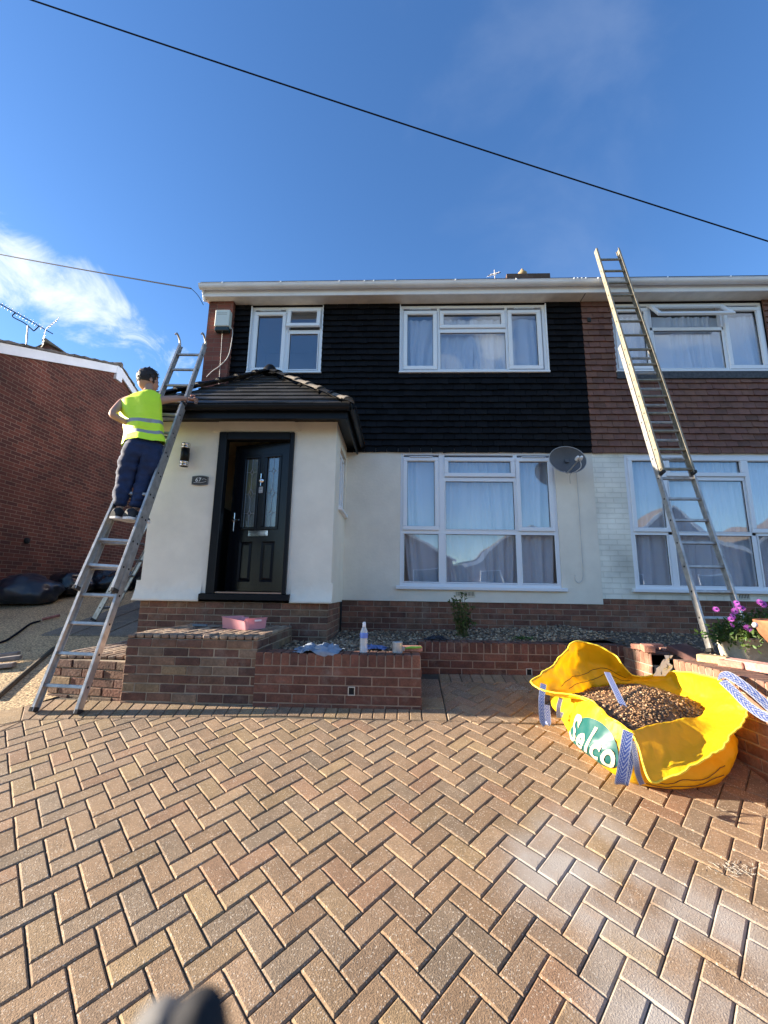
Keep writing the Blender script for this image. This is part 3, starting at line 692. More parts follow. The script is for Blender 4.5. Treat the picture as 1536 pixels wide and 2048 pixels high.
for g in pn:   # recessed raised-and-fielded panels
    x0,x1,z0,z1=g
    for s,(ya,yb,i0,i1) in enumerate(((0,.014,0,.02),(.014,.004,.02,.045))):
        o=[(x0+i0,ya,z0+i0),(x1-i0,ya,z0+i0),(x1-i0,ya,z1-i0),(x0+i0,ya,z1-i0)]; q=[(x0+i1,yb,z0+i1),(x1-i1,yb,z0+i1),(x1-i1,yb,z1-i1),(x0+i1,yb,z1-i1)]
        mb.add([T@Vector(v) for v in o+q],[(0,1,5,4),(1,2,6,5),(2,3,7,6),(3,0,4,7)])
    mb.add([T@Vector(v) for v in q],[(0,1,2,3)])
for g in gl:
    frame_rect(mb,g[0]-.035,g[1]+.035,g[2]-.035,g[3]+.035,.036,-.014,.012,.006,T)
leaf=mb.build('door_leaf',doorm,house)
for g in gl:
    m=MB(); m.box(g[0],g[1],.016,.02,g[2],g[3],T); m.build('leaded_glass',glassd,leaf)
    m=MB(); cx=(g[0]+g[1])/2; z0,z1=g[2],g[3]; hgt=z1-z0; 
    def ld(p,q): m.tube([T@Vector((p[0],.013,p[1])),T@Vector((q[0],.013,q[1]))],.0028,5)
    for cz,hw,hh in ((z0+hgt*.20,.022,.042),(z0+hgt*.48,.034,.07),(z0+hgt*.80,.022,.042)):
        ld((cx-hw,cz),(cx,cz+hh)); ld((cx,cz+hh),(cx+hw,cz)); ld((cx+hw,cz),(cx,cz-hh)); ld((cx,cz-hh),(cx-hw,cz)); ld((g[0],cz),(cx-hw,cz)); ld((cx+hw,cz),(g[1],cz))
    ld((cx,z0),(cx,z0+hgt*.20-.042)); ld((cx,z0+hgt*.2+.042),(cx,z0+hgt*.48-.07)); ld((cx,z0+hgt*.48+.07),(cx,z0+hgt*.8-.042)); ld((cx,z0+hgt*.8+.042),(cx,z1))
    ld((g[0]+.014,z0),(g[0]+.014,z1)); ld((g[1]-.014,z0),(g[1]-.014,z1))
    m.build('lead_strips',mat('lead',(.35,.36,.38),.35,metal=.8),leaf)
m=MB(); m.cbox(-.515,-.245,-.012,.002,2.355,2.425,.004,T); m.cbox(-.50,-.26,-.018,-.010,2.365,2.412,.004,T); m.build('letterbox',chrome,leaf)
m=MB(); TT=T@Matrix.Translation((-.383,-.012,3.06))@Matrix.Rotation(R(90),4,'X'); m.lathe([(0,.02),(.012,.018),(.03,.01),(.036,0)],(0,0,0),16,TT); m.cbox(-.391,-.375,-.03,-.008,3.08,3.15,.004,T); m.cbox(-.389,-.377,-.028,-.006,2.985,3.03,.004,T)
m.build('door_knocker',chrome,leaf)
m=MB(); m.cbox(-.41,-.355,-.006,0,2.90,2.98,.006,T); m.mi=1
for i,zz in enumerate((2.965,2.948,2.915)): m.box(-.402,-.363,-.0075,-.0055,zz-.005,zz,T)
m.build('door_notice',[mat('notice_grey',(.45,.47,.48),.6),rubber],leaf)
m=MB(); m.cbox(-.755,-.725,-.012,0,2.42,2.66,.005,T); m.tube([T@Vector((-.74,-.012,2.56)),T@Vector((-.74,-.05,2.56)),T@Vector((-.63,-.055,2.56))],.009,8); m.build('door_handle',chrome,leaf)

# porch roof: hipped half pyramid with plain tiles
AP=Vector((-2.0,D-.06,4.94)); EL0,ER0=-3.32,-.60; EY=4.64; EZ=3.865
def hiproof(mb,A,B,C,rows=9,tw=.165):
    """triangle with eaves A->B and apex C, laid with lapped tiles"""
    A,B,C=map(Vector,(A,B,C)); e=(B-A); l=e.length; e.normalize(); n=e.cross(C-A).normalized(); s=n.cross(e); H=(C-A).dot(s); cx=(C-A).dot(e)
    for r in range(rows):
        v0=H*r/rows; v1=H*(r+1.12)/rows
        lo=lambda v:cx*v/H; hi=lambda v:l+(cx-l)*v/H
        u=-(tw/2 if r%2 else 0)-.02
        while u<l:
            a0,b0=max(u+.001,lo(v0)),min(u+tw-.001,hi(v0)); a1,b1=max(u+.001,lo(min(v1,H))),min(u+tw-.001,hi(min(v1,H)))
            if b0-a0>.01:
                if b1<a1: a1=b1=(a1+b1)/2
                a1=min(max(a1,a0),b0); b1=max(min(b1,b0),a0)
                k=random.uniform(.7,1.35); mb.cur=(k,k,k); j=random.uniform(0,.004)
                P=lambda u_,v_,h: A+e*u_+s*v_+n*h
                mb.add([P(a0,v0,.022+j),P(b0,v0,.022+j),P(b1,min(v1,H),.006),P(a1,min(v1,H),.006),P(a0,v0,0),P(b0,v0,0)],[(0,1,2,3),(4,5,1,0)])
            u+=tw
mb=MB(); hiproof(mb,(EL0,EY,EZ),(ER0,EY,EZ),AP); hiproof(mb,(ER0,EY,EZ),(ER0,D,EZ),(AP.x,D,AP.z)); hiproof(mb,(EL0,D,EZ),(EL0,EY,EZ),(AP.x,D,AP.z))
mb.cur=(1,1,1); mb.add([(EL0,EY,EZ-.02),(ER0,EY,EZ-.02),(ER0,D,EZ-.02),(EL0,D,EZ-.02),(AP.x,D-.02,AP.z-.03)],[(0,1,4),(1,2,4),(3,0,4)])
pr=mb.build('porch_roof',rooft,house)
def hipcaps(P,Q,paler,name='hip_tile'):
    P,Q=Vector(P),Vector(Q); d=(Q-P); L_=d.length; d.normalize(); n=round(L_/.30)
    x=d.cross(Vector((0,0,1))).normalized(); u=x.cross(d)
    for i in range(n):
        m=MB(); k=random.uniform(.85,1.15); m.cur=(k,k,k); a=P+d*(L_*i/n); rows=[]
        for q,(t,rr) in enumerate(((0,.098),(.06,.098),(.061,.088),(L_/n+.02,.080))):
            row=[]
            for j in range(9):
                th=R(-62)+R(124)*j/8; row.append(a+d*t+x*(math.sin(th)*rr)+u*(math.cos(th)*rr-.035))
            rows.append(row)
        m.grid(rows,smooth=True); m.grid([[p-u*.015 for p in rows[0]],rows[0]])
        m.add([rows[0][j] for j in range(9)],[tuple(range(9))])
        m.build(name,hipm if paler(i,n) else black,pr)
tipR=Vector((ER0-.02,EY+.02,EZ+.04)); tipL=Vector((EL0+.02,EY+.02,EZ+.04)); apx=AP+Vector((0,-.05,.05))
hipcaps(tipR,apx,lambda i,n:i==0 or i in (2,3,4)); hipcaps(tipL,apx,lambda i,n:False)
m=MB(); m.lathe([(0,.09),(.06,.075),(.10,.02),(.11,-.05)],apx+Vector((0,-.01,0)),12); m.build('ridge_cap',black,pr)
mb=MB(); mb.cbox(EL0+.03,ER0-.03,EY+.03,EY+.055,3.70,EZ-.02,.003); mb.cbox(ER0-.055,ER0-.03,EY+.055,D,3.70,EZ-.02,.003); mb.cbox(EL0+.03,EL0+.055,EY+.055,D,3.70,EZ-.02,.003)
mb.build('porch_fascia',black,house)
mb=MB(); mb.box(EL0+.056,ER0-.056,EY+.056,D,3.795,3.81); mb.build('porch_soffit',black,house)
mb=MB(); gutter(mb,EL0,ER0,EY-.02,EZ-.035,.05); 
P=[[Vector((ER0+.02+.05*math.cos(PI+PI*k/9),yy,EZ-.035+.05*math.sin(PI+PI*k/9))) for k in range(10)] for yy in (EY-.03,D)]; mb.grid(P); mb.tube([(ER0+.07,EY-.03,EZ-.035),(ER0+.07,D,EZ-.035)],.006,6)
mb.build('porch_gutter',black,house)

# ================================================================== ADJOINING HALF
adj=thing('adjoining_house','adjoining house half with brown hung tiles above and cream painted brick below','house',(5.5,D,1.1))
pbrick=brick_tex('painted_brick',(.78,.76,.66),(.76,.74,.64),(.70,.68,.58),dist=.004)
mb=MB(); wallpl(mb,SPLIT+.001,9.4,1.66,3.80,D+.012,[(winN[0],winN[1],winN[2],winN[3])],th=.15); 
mb.build('painted_brick_wall',pbrick,adj,uv=True)
mb=MB(); wallpl(mb,SPLIT+.001,9.4,3.75,6.25,D+.03,[winM],th=.135); mb.build('upper_wall',MATS['tile_backing'],adj)
mb=MB(); bricks(mb,(SPLIT,D+.022),(9.0,D+.022),1.0,1.653,RED,phase=1); mb.mi=1; mb.cur=(1,1,1); mb.box(SPLIT,9.2,D+.023,D+.2,.9,1.66); mb.build('brick_plinth',[brickg,mortard],adj)
mb=MB(); tiles(mb,SPLIT+.002,9.3,tz0,6.20,[(winM[0]-.01,winM[1]+.01,4.90,9)],D-.002,dark=.11); mb.build('hung_tiles',browntile,adj)
mb=MB(); mb.cbox(winM[0]-.02,winM[1]+.02,D-.045,D,4.885,5.0,.004); mb.build('lead_flashing',mat('flaking_flashing',(.045,.045,.05),.6,var=.6,vscale=25),adj)
wN=window(adj,winN,[((3.335,3.735,2.65,3.62),'c'),((3.86,4.84,3.455,3.62),'c'),((4.95,5.38,2.65,3.62),'c'),((3.83,4.855,2.60,3.335),'f'),((3.29,3.72,1.855,2.545),'f'),((3.83,4.87,1.855,2.545),'f'),((4.96,5.42,1.855,2.545),'f')],
  [(3.745,3.82,1.84,3.69),(4.88,4.935,1.84,3.69),(3.26,5.47,2.55,2.595),(3.8,4.9,3.34,3.39)],label='wide ground floor window behind the leaning ladder')
wM=window(adj,winM,[((3.335,3.726,5.12,6.02),'c'),((4.97,5.40,5.12,6.02),'c'),((3.85,4.86,5.08,5.70),'f')],[(3.79,3.84,5.06,6.13),(4.87,4.91,5.06,6.13),(3.8,4.9,5.71,5.76)],sill=False,label='upper window with its top vent pushed open')
m=MB(); m.cbox(winM[0]-.02,winM[1]+.02,D-.045,D+.02,winM[2]-.022,winM[2]+.003,.004); m.build('window_sill',white,wM)
T=Matrix.Translation((0,D-.005,6.10))@Matrix.Rotation(R(-36),4,'X')
m=MB(); frame_rect(m,3.80,4.91,-.36,.01,.06,-.03,.012,.006,T); m.build('open_vent',white,wM); m=MB(); m.box(3.855,4.855,-.012,-.008,-.31,-.05,T); m.build('vent_pane',glass,wM)
room(adj,winN); room(adj,winM)
curtain(3.25,4.36,1.82,3.64,D+.12,'pale net curtain in left half of the ground window behind the long ladder',seed=6,k=28)
curtain(4.34,5.48,1.82,3.64,D+.12,'pale net curtain in right half of the ground window behind the long ladder',seed=7,k=28)
curtain(3.27,4.4,5.06,6.0,D+.12,'pale net curtain in left half of the upper window with open vent',seed=8,k=24)
curtain(4.38,5.48,5.06,6.0,D+.12,'pale net curtain in right half of the upper window with open vent',seed=9,k=24)
airbrick(adj,4.57,4.73,1.68,1.76,D+.012,(.7,.68,.58))
m=MB(); m.cbox(2.85,2.90,D-.045,D-.02,5.83,5.90,.003); m.build('vent_cover',rubber,adj)
# ================================================================== GARDEN WALLS AND STEPS
def bricks2(mb,p0,p1,z0,z1,pal,deep=.1,**k):
    s=len(mb.v); bricks(mb,p0,p1,z0,z1,pal,**k)
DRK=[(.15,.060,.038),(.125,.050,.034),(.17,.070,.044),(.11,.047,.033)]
def coping(mb,p0,p1,z1,pal,depth=.215,h=.103):
    p0=Vector(p0);p1=Vector(p1);d=p1-p0;l=d.length;d.normalize(); n=Vector((d.y,-d.x))
    T=Matrix(((d.x,-n.x,0,p0.x),(d.y,-n.y,0,p0.y),(0,0,1,0),(0,0,0,1))); u=0
    while u<l-.02:
        w=min(.065,l-u); mb.cur=pickc(pal); j=random.uniform(-.0015,.0015); mb.cbox(u,u+w,-.004+j,depth+j,z1-h,z1+j,.004,T); u+=.075
pw=thing('planter_wall','low dark red brick planter wall with soldier coping between steps and driveway alcove','brick wall',(-.5,WY,.75))
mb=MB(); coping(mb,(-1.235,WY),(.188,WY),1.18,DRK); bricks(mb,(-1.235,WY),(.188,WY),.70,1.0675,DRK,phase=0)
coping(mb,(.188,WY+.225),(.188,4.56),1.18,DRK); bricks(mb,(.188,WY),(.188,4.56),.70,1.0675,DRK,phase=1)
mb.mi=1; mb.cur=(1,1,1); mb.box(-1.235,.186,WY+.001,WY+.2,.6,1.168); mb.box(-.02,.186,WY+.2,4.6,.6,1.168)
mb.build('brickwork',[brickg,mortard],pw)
def weep(parent,x,y,z):
    m=MB(); frame_rect(m,x-.03,x+.03,z-.035,z+.035,.007,y-.012,y+.004,.002); m.mi=1; m.box(x-.024,x+.024,y-.006,y-.004,z-.03,z+.03); m.build('weep_vent',[mat('vent_bone',(.60,.55,.45),.6),dark],parent)
p=at(703,1382,WY); weep(pw,p.x,WY,p.z)
rw=thing('garden_wall','dark red brick retaining wall in the shade behind the driveway alcove, below the shrub','brick wall',(1.2,4.55,.9))
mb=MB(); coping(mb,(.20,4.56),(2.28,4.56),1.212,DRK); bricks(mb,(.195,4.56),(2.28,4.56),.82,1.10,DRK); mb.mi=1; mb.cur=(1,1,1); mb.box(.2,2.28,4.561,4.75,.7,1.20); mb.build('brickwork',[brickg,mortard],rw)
p=at(1058,1344,4.56); weep(rw,p.x,4.56,p.z)
ew=thing('retaining_wall','sunlit red brick wall with soldier course running beside the yellow bag','brick wall',(2.26,3.3,.7))
mb=MB()
for (y0,y1) in ((4.56,4.08),(3.76,1.0)):
    coping(mb,(2.275,y0),(2.275,y1),1.20,REDL); bricks(mb,(2.275,y0),(2.275,y1),.15,1.0875,REDL)
mb.mi=1; mb.cur=(1,1,1); mb.box(2.277,2.46,4.08,4.56,.1,1.188); mb.box(2.277,2.46,1.0,3.76,.0,1.188); mb.box(2.30,2.46,3.75,4.09,.3,1.0)
mb.build('brickwork',[brickg,mortar],ew)
st=thing('entrance_steps','worn mixed brick steps rising to the open black front door','steps',(-1.9,4.2,.75))
mb=MB(); bricks(mb,(-2.40,3.81),(-1.235,3.81),.68,1.268,MIX,jit=.005); bricks(mb,(-1.235,3.81),(-1.235,5.01),.72,1.268,MIX,jit=.005,phase=1); bricks(mb,(-2.40,5.0),(-2.40,3.81),.72,1.268,MIX,jit=.004,phase=1)
mb.mi=1; mb.cur=(1,1,1); mb.box(-2.398,-1.237,3.812,5.0,.6,1.272); mb.mi=0
def topbricks(x0,x1,y0,y1,z,h=.065):
    y=y0; r=0
    while y<y1-.03:
        u=x0
        while u<x1-.02:
            w=min(.065,x1-u); mb.cur=pickc([(.30,.21,.14),(.26,.17,.115),(.34,.25,.17),(.22,.16,.12)]); j=random.gauss(0,.0035); e=min(y+.212,y1)
            mb.cbox(u,u+w,y+random.uniform(-.004,.004),e,z-h,z+j,.009); u+=.075
        y+=.222
topbricks(-2.40,-1.235,3.80,5.0,1.31,.035)
mb.build('platform',[brickg,mortar],st)
mb=MB(); bricks(mb,(-3.16,3.94),(-2.40,3.83),.62,1.06,MIX,jit=.005); bricks(mb,(-3.16,5.0),(-3.16,3.94),.66,1.06,MIX,jit=.004); mb.mi=1; mb.cur=(1,1,1)
mb.add([(-3.152,3.947,.55),(-2.40,3.838,.55),(-2.40,5,.55),(-3.152,5,.55),(-3.152,3.947,1.063),(-2.40,3.838,1.063),(-2.40,5,1.063),(-3.152,5,1.063)],[(0,1,5,4),(1,2,6,5),(3,0,4,7),(4,5,6,7)]); mb.mi=0
topbricks(-3.165,-2.40,3.93,5.0,1.10,.035); mb.build('lower_step',[brickg,mortar],st)
# gravel beds ------------------------------------------------------
def bedz(x,y): return 1.135+.055*max(0,x)+.03*(y-4.6) if x<2.35 else 1.19+.03*(y-4.6)
mb=MB(); mb.grid([[Vector((x,y,bedz(x,y)-.012)) for y in (4.0,4.6,5.3,6.02)] for x in (-1.24,-.4,.15)],smooth=False)
mb.grid([[Vector((x,y,bedz(x,y)-.012)) for y in (4.72,5.3,6.02)] for x in (.15,1.2,2.34)],smooth=False)
mb.grid([[Vector((x,y,bedz(x,y)-.012)) for y in (1.0,3,4.2,6.02)] for x in (2.40,5,9)],smooth=False)
struct(mb.build('soil',mat('bed_soil',(.10,.075,.055),.95,bump=.01,bscale=40,var=.3,vscale=8)))
mb=MB()
ico=[(0,0,-1),(.72,-.53,-.45),(-.28,-.85,-.45),(-.89,0,-.45),(-.28,.85,-.45),(.72,.53,-.45),(.28,-.85,.45),(-.72,-.53,.45),(-.72,.53,.45),(.28,.85,.45),(.89,0,.45),(0,0,1)]
icf=[(0,1,2),(1,0,5),(0,2,3),(0,3,4),(0,4,5),(1,5,10),(2,1,6),(3,2,7),(4,3,8),(5,4,9),(1,10,6),(2,6,7),(3,7,8),(4,8,9),(5,9,10),(6,10,11),(7,6,11),(8,7,11),(9,8,11),(10,9,11)]
def stone(mb,p,r,pal,flat=.6):
    c=random.choice(pal); k=random.uniform(.6,1.3); mb.cur=tuple(x*k for x in c); Rm=Matrix.Rotation(random.uniform(0,6.3),3,'Z')@Matrix.Rotation(random.gauss(0,.5),3,'X')
    sx,sy,sz=r*random.uniform(.8,1.5),r*random.uniform(.7,1.1),r*flat*random.uniform(.7,1.2)
    mb.add([Vector(p)+Rm@Vector((v[0]*sx,v[1]*sy,v[2]*sz)) for v in ico],icf,True)
GP=[(.36,.26,.17),(.31,.22,.14),(.22,.165,.12),(.46,.37,.26),(.30,.19,.11),(.17,.13,.10)]
for _ in range(5200):
    k=random.random()
    if k<.22: x,y=random.uniform(-1.2,0),random.uniform(4.0,5.0)
    elif k<.72: x,y=random.uniform(-.8,2.3),random.uniform(4.74,6.0)
    else: x,y=random.uniform(2.4,5.2),random.uniform(4.2,6.0)
    if x<-.78 and y>4.98 or .1<x<.2 and y<4.6: continue
    stone(mb,(x,y,bedz(x,y)+random.uniform(-.008,.006)),random.uniform(.008,.019),GP)
struct(mb.build('gravel_bed',mat('gravel_stone',(1,1,1),.85,bump=.002,bscale=80,tint=True)),'stuff')

# ================================================================== NEIGHBOUR'S HOUSE ON THE LEFT
nb=thing('brick_house','dark red brick gable of the house next door with white bargeboards','house',(-9,10,1.2))
GXp=-7.5
A0=(5.2,5.42); AP2=(10.05,7.42); A1=(15.2,5.3)
mb=MB(); mb.add([(GXp,5.2,0),(GXp,15.2,0),(GXp,15.2,5.3),(GXp,10.05,7.42),(GXp,5.2,5.40)],[(0,1,2,3,4)])
mb.add([(GXp,5.2,0),(GXp,5.2,5.4),(-18,5.2,5.4),(-18,5.2,0)],[(0,1,2,3)]); mb.build('brick_wall',brick_dark,nb,uv=True)
mb=MB(); 
mb.bar((GXp+.04,4.9,5.21),(GXp+.04,10.07,7.36),.035,.19,up=Vector((1,0,0)).cross(Vector((0,1,.416))).normalized()); mb.build('bargeboard',whitep,nb)
mb=MB(); mb.bar((GXp+.04,10.07,7.36),(GXp+.04,15.4,5.16),.035,.19,up=Vector((1,0,0)).cross(Vector((0,1,-.41))).normalized()); mb.build('bargeboard',whitep,nb)
mb=MB(); mb.box(GXp-.01,GXp+.07,9.95,10.18,7.05,7.42); mb.build('apex_block',whitep,nb)
mb=MB()
def slope(y0,z0,y1,z1,n=17):
    for k in range(n):
        t0,t1=k/n,(k+1)/n; a=Vector((0,y0+(y1-y0)*t0,z0+(z1-z0)*t0)); b=Vector((0,y0+(y1-y0)*t1,z0+(z1-z0)*t1)); j=random.uniform(0,.012)
        for (xa,xb) in ((GXp-10,GXp-.2),(GXp-.19,GXp+.085+random.uniform(-.01,.015))):
            mb.cur=(1,1,1) if xa<GXp-1 else tuple([random.uniform(.6,1.6)]*3)
            mb.add([(xa,a.y,a.z+.075+j),(xb,a.y,a.z+.075+j),(xb,b.y,b.z+.048),(xa,b.y,b.z+.048),(xa,a.y,a.z+.02),(xb,a.y,a.z+.02),(xb,b.y,b.z+.02)],[(0,1,2,3),(4,5,1,0),(5,6,2,1)])
slope(4.85,5.28,10.06,7.45); slope(15.4,5.22,10.06,7.45); mb.tube([(GXp-10,10.06,7.50),(GXp+.09,10.06,7.50)],.07,8)
mb.build('roof',mat('lichen_tile',(.11,.095,.08),.9,bump=.006,bscale=20,var=.4,vscale=7,tint=True),nb)
m=MB(); m.lathe([(0,0),(.06,0),(.06,.03),(.0,.03)],at(160,1108,1)*0+Vector((GXp+.005,8.2,2.6)),12,Matrix.Rotation(R(90),4,'Y')); m.build('flue_outlet',dark,nb)
# house beyond, only its ridge shows over the gable
bh=thing('far_house','brown tiled ridge of a further house just showing over the left gable','house',(-16,17,1.2))
pk=at(92,684,17); mb=MB()
for sgn in (-1,1):
    mb.add([(pk.x,17,pk.z),(pk.x,25,pk.z),(pk.x+sgn*5,25,pk.z-2.6),(pk.x+sgn*5,17,pk.z-2.6)],[(0,1,2,3)])
mb.tube([(pk.x,16.9,pk.z+.03),(pk.x,25,pk.z+.03)],.12,8)
mb.build('roof',mat('brown_roof_tile',(.17,.135,.10),.9,bump=.01,bscale=12,var=.3,vscale=3),bh)
mb=MB(); mb.add([(pk.x-4.8,17.1,0),(pk.x+4.8,17.1,0),(pk.x+4.8,17.1,pk.z-2.6),(pk.x,17.1,pk.z-.08),(pk.x-4.8,17.1,pk.z-2.6)],[(0,1,2,3,4)]); mb.build('gable_wall',brick_dark,bh,uv=True)
def aerial(name,label,mast0,mast1,b0,b1,nel,el,refl=True,curl=False,wr=.012):
    t=thing(name,label,'aerial',mast0)
    mb=MB(); mb.tube([mast0,mast1],wr*1.5,8); mb.build('mast',alu,t)
    mb=MB(); mb.tube([b0,b1],wr,6); mb.build('boom',cableb,t)
    d=(b1-b0); n=d.normalized(); x=n.cross(Vector((0,0,1))).normalized(); u=x.cross(n)
    mb=MB()
    for i in range(nel):
        p=b0+d*((i+.5)/nel)*.82; mb.tube([p-x*el,p+x*el],wr*.35,4); mb.tube([p-u*el*.3,p+u*el*.3],wr*.3,4)
    mb.build('elements',alu,t)
    if refl:
        mb=MB(); q=b0+d*.86
        for s in (1,-1):
            for k in range(6): a=q+(u*s+n*.25)*(.06+k*.09); mb.tube([a-x*el*1.3,a+x*el*1.3],wr*.3,4)
            for e in (-1,0,1): mb.tube([q+x*e*el*1.2,q+(u*s+n*.25)*.55+x*e*el*1.2],wr*(.5 if e==0 else .3),4)
        mb.build('reflector',alu,t)
    if curl:
        mb=MB(); mb.tube(curve([b0+d*.35,b0+d*.34-u*.16,mast1-n*.1,mast1+n*.12-u*.06,b0+d*.72-u*.22,b0+d*.75],20),wr*1.1,6); mb.build('cradle',cableb,t)
    return t
Ya=11
aerial('tv_aerial','long yagi television aerial on a mast over the left gable roof',at(52,700,Ya),at(56,650,Ya),at(-12,601,Ya-.6),at(106,668,Ya+.5),16,.12,curl=True,wr=.014)
aerial('tv_aerial','small television aerial beside the chimney on the skyline',at(991,575,9.3),at(989,540,9.3),at(977,551,9.2),at(1001,545,9.5),7,.07,refl=False,wr=.009)

# ================================================================== LADDERS
def ladder(name,label,secs,hooks=None,am=alu):
    t=thing(name,label,'ladder',secs[0]['a'])
    for s in secs:
        a,b=Vector(s['a']),Vector(s['b']); w0,w1=s['w']; off=s.get('off',0)
        d=(b-a); l=d.length; d.normalize(); x=s.get('x',Vector((1,0,0))); x=(x-d*x.dot(d)).normalized(); n=x.cross(d)   # n points to the wall side or camera
        a=a+n*off; b=b+n*off
        sec=MB(); sec.bar(a-x*w0/2,b-x*w1/2,.024,.075,up=n,c=.003); sec.v=[];sec.f=[];sec.c=[];sec.m=[];sec.sm=[]
        root=None
        for sg in (-1,1):
            m=MB(); p=a+x*(sg*w0/2); q=b+x*(sg*w1/2); m.bar(p,q,.006,s.get('dp',.072),up=n,c=.001)
            for e in (-1,1): m.bar(p+n*(e*.033)-x*(sg*.010),q+n*(e*.033)-x*(sg*.010),.022,.006,up=n,c=.001)
            k=0; m.mi=1
            while k*s['sp']+s['s0']<l-.03:
                c=p+(q-p)*((k*s['sp']+s['s0'])/l); T=Matrix.Translation(c+x*(sg*.0036))@Matrix((d,n,x*sg)).transposed().to_4x4()
                m.lathe([(0,0),(.011,0),(.011,.0008),(0,.0008)],(0,0,0),8,T,False); k+=1
            m.build('rail',[s.get('m',am),dark],t)
            m=MB(); e=p-d*.004; m.bar(e,e+d*.035,.03,.08,up=n,c=.003)
            if s.get('feet',True): m.build('rail_foot',rubber,t)
            if s.get('cap'): m=MB(); m.bar(q-d*.02,q+d*.004,.03,.08,up=n,c=.003); m.build('rail_cap',rubber,t)
        k=0
        while k*s['sp']+s['s0']<l-.03:
            tt=(k*s['sp']+s['s0'])/l; c=a+(b-a)*tt; w=(w0+(w1-w0)*tt)/2-.002
            m=MB(); m.bar(c-x*w,c+x*w,.030,.026,up=n,c=.004); m.build('rung',s.get('m',am),t); k+=1
    return t
def lplane(x,y,y0,sl,z0):
    Y=4
    for _ in range(60): p=at(x,y,Y); Y=y0+sl*(p.z-z0)
    return p
# left ladder
fa=(at(65,1425,3.61)+at(158,1428,3.61))/2; fb=(lplane(362,690,3.61,.313,.69)+lplane(410,690,3.61,.313,.69))/2
Q3=(3.61-.085,.313,.69); sa=(lplane(154,1178,*Q3)+lplane(226,1184,*Q3))/2; sb=(lplane(318,808,*Q3)+lplane(368,803,*Q3))/2
fa.z=gz(fa.x,fa.y)+.005
ll=ladder('extension_ladder','aluminium extension ladder leaning on the porch roof with the man standing on it',
 [dict(a=fa,b=fb,w=(.385,.335),s0=.20,sp=.262),dict(a=sa,b=sb,w=(.365,.30),s0=(.262-(((sa-fa).length-.20)%.262)),sp=.262,cap=True)])
for sg in (-1,1):
    m=MB(); q=fb+Vector((sg*.168,0,0)); m.tube(curve([q,q+Vector((0,-.03,.06)),q+Vector((0,-.10,.10)),q+Vector((0,-.13,.07))],8),.012,6); m.build('roof_hook',alu,ll)
# right ladder
def rp(x,y): return lplane(x,y,4.3,.268,1.22)
ra=(rp(1410,1300)+rp(1500,1300))/2; ra=Vector((3.145,4.3,1.20)); rb=(rp(1236,695)+rp(1302,690))/2
ua=(lplane(1328,950,4.215,.268,1.22)+lplane(1385,945,4.215,.268,1.22))/2; ub=(lplane(1191,500,4.215,.268,1.22)+lplane(1236,500,4.215,.268,1.22))/2
ladder('extension_ladder','long paint spattered extension ladder leaning on the gutter of the adjoining house',
 [dict(a=ra,b=rb,w=(.40,.40),s0=.32,sp=.262,off=0,m=alu),dict(a=ua,b=ub,w=(.345,.345),s0=.06,sp=.262,m=aluc)])
# short ladder behind, resting against the side wall
b0=Vector((-4.45,6.36,gz(-4.45,6.36))); 
ladder('roof_ladder','spare ladder section behind the first, leaning on the side wall of the house',[dict(a=b0,b=b0+Vector((1.36,.05,3.2)),w=(.34,.34),s0=.2,sp=.26,x=Vector((.02,1,0)))])

# ================================================================== PERSON
def skin(verts,edges,root=0,sub=2):
    me=bpy.data.meshes.new('s'); me.from_pydata([v[0] for v in verts],edges,[]); o=bpy.data.objects.new('s',me); COL.objects.link(o)
    md=o.modifiers.new('skin','SKIN'); md.use_smooth_shade=True; ly=me.skin_vertices[0].data
    for i,v in enumerate(verts): ly[i].radius=v[1] if isinstance(v[1],tuple) else (v[1],v[1]); ly[i].use_root=(i==root)
    sb=o.modifiers.new('sub','SUBSURF'); sb.levels=sub; sb.render_levels=sub
    dg=bpy.context.evaluated_depsgraph_get(); ev=o.evaluated_get(dg); m2=bpy.data.meshes.new_from_object(ev); bpy.data.objects.remove(o)
    return m2
def meshobj(name,meshes,mats,parent,smooth=True):
    bm=bmesh.new()
    for me in meshes: bm.from_mesh(me)
    me=bpy.data.meshes.new(name); bm.to_mesh(me); bm.free()
    for m in mats: me.materials.append(m)
    for p in me.polygons: p.use_smooth=smooth
    o=bpy.data.objects.new(name,me); COL.objects.link(o); attach(o,parent); return o
skinm=mat('skin',(.42,.235,.16),.55,bump=.0004,bscale=60,var=.06,vscale=12); BS(skinm).inputs['Subsurface Weight'].default_value=.08
navy=mat('navy_denim',(.009,.022,.070),.8,bump=.008,bscale=14,var=.35,vscale=9)
hairm=mat('dark_hair',(.024,.014,.009),.55,bump=.004,bscale=120)
fy=4.10
pe=thing('person','man in a yellow hi-vis vest and navy jeans standing on the ladder, back turned','person',(-2.75,fy,2.38))
hipC=at(287,896,4.20); waist=at(291,868,4.24); chest=at(284,832,4.28); shC=at(279,803,4.29); neck=at(297,786,4.33); headC=at(296,762,4.36)
shL=at(246,804,4.27); shR=at(318,801,4.33); elL=at(222,829,4.06); wrL=at(262,850,4.20); elR=at(352,797,4.46); wrR=at(375,797,4.55)
hL=at(264,902,4.18); hR=at(309,900,4.22); kL=at(251,962,4.17); kR=at(291,957,4.24); aL=at(238,1022,4.11); aR=at(270,1022,4.14)
V=[(hipC,(.115,.085)),(waist,(.13,.095)),(chest,(.155,.105)),(shC,(.13,.085)),(neck,.052),(at(297,776,4.345),.05),(headC,(.075,.085)),
   (shL,.052),(elL,.040),(wrL,.028),(shR,.052),(elR,.038),(wrR,.026),(hL,.066),(kL,.050),(aL,.038),(hR,.066),(kR,.050),(aR,.038)]
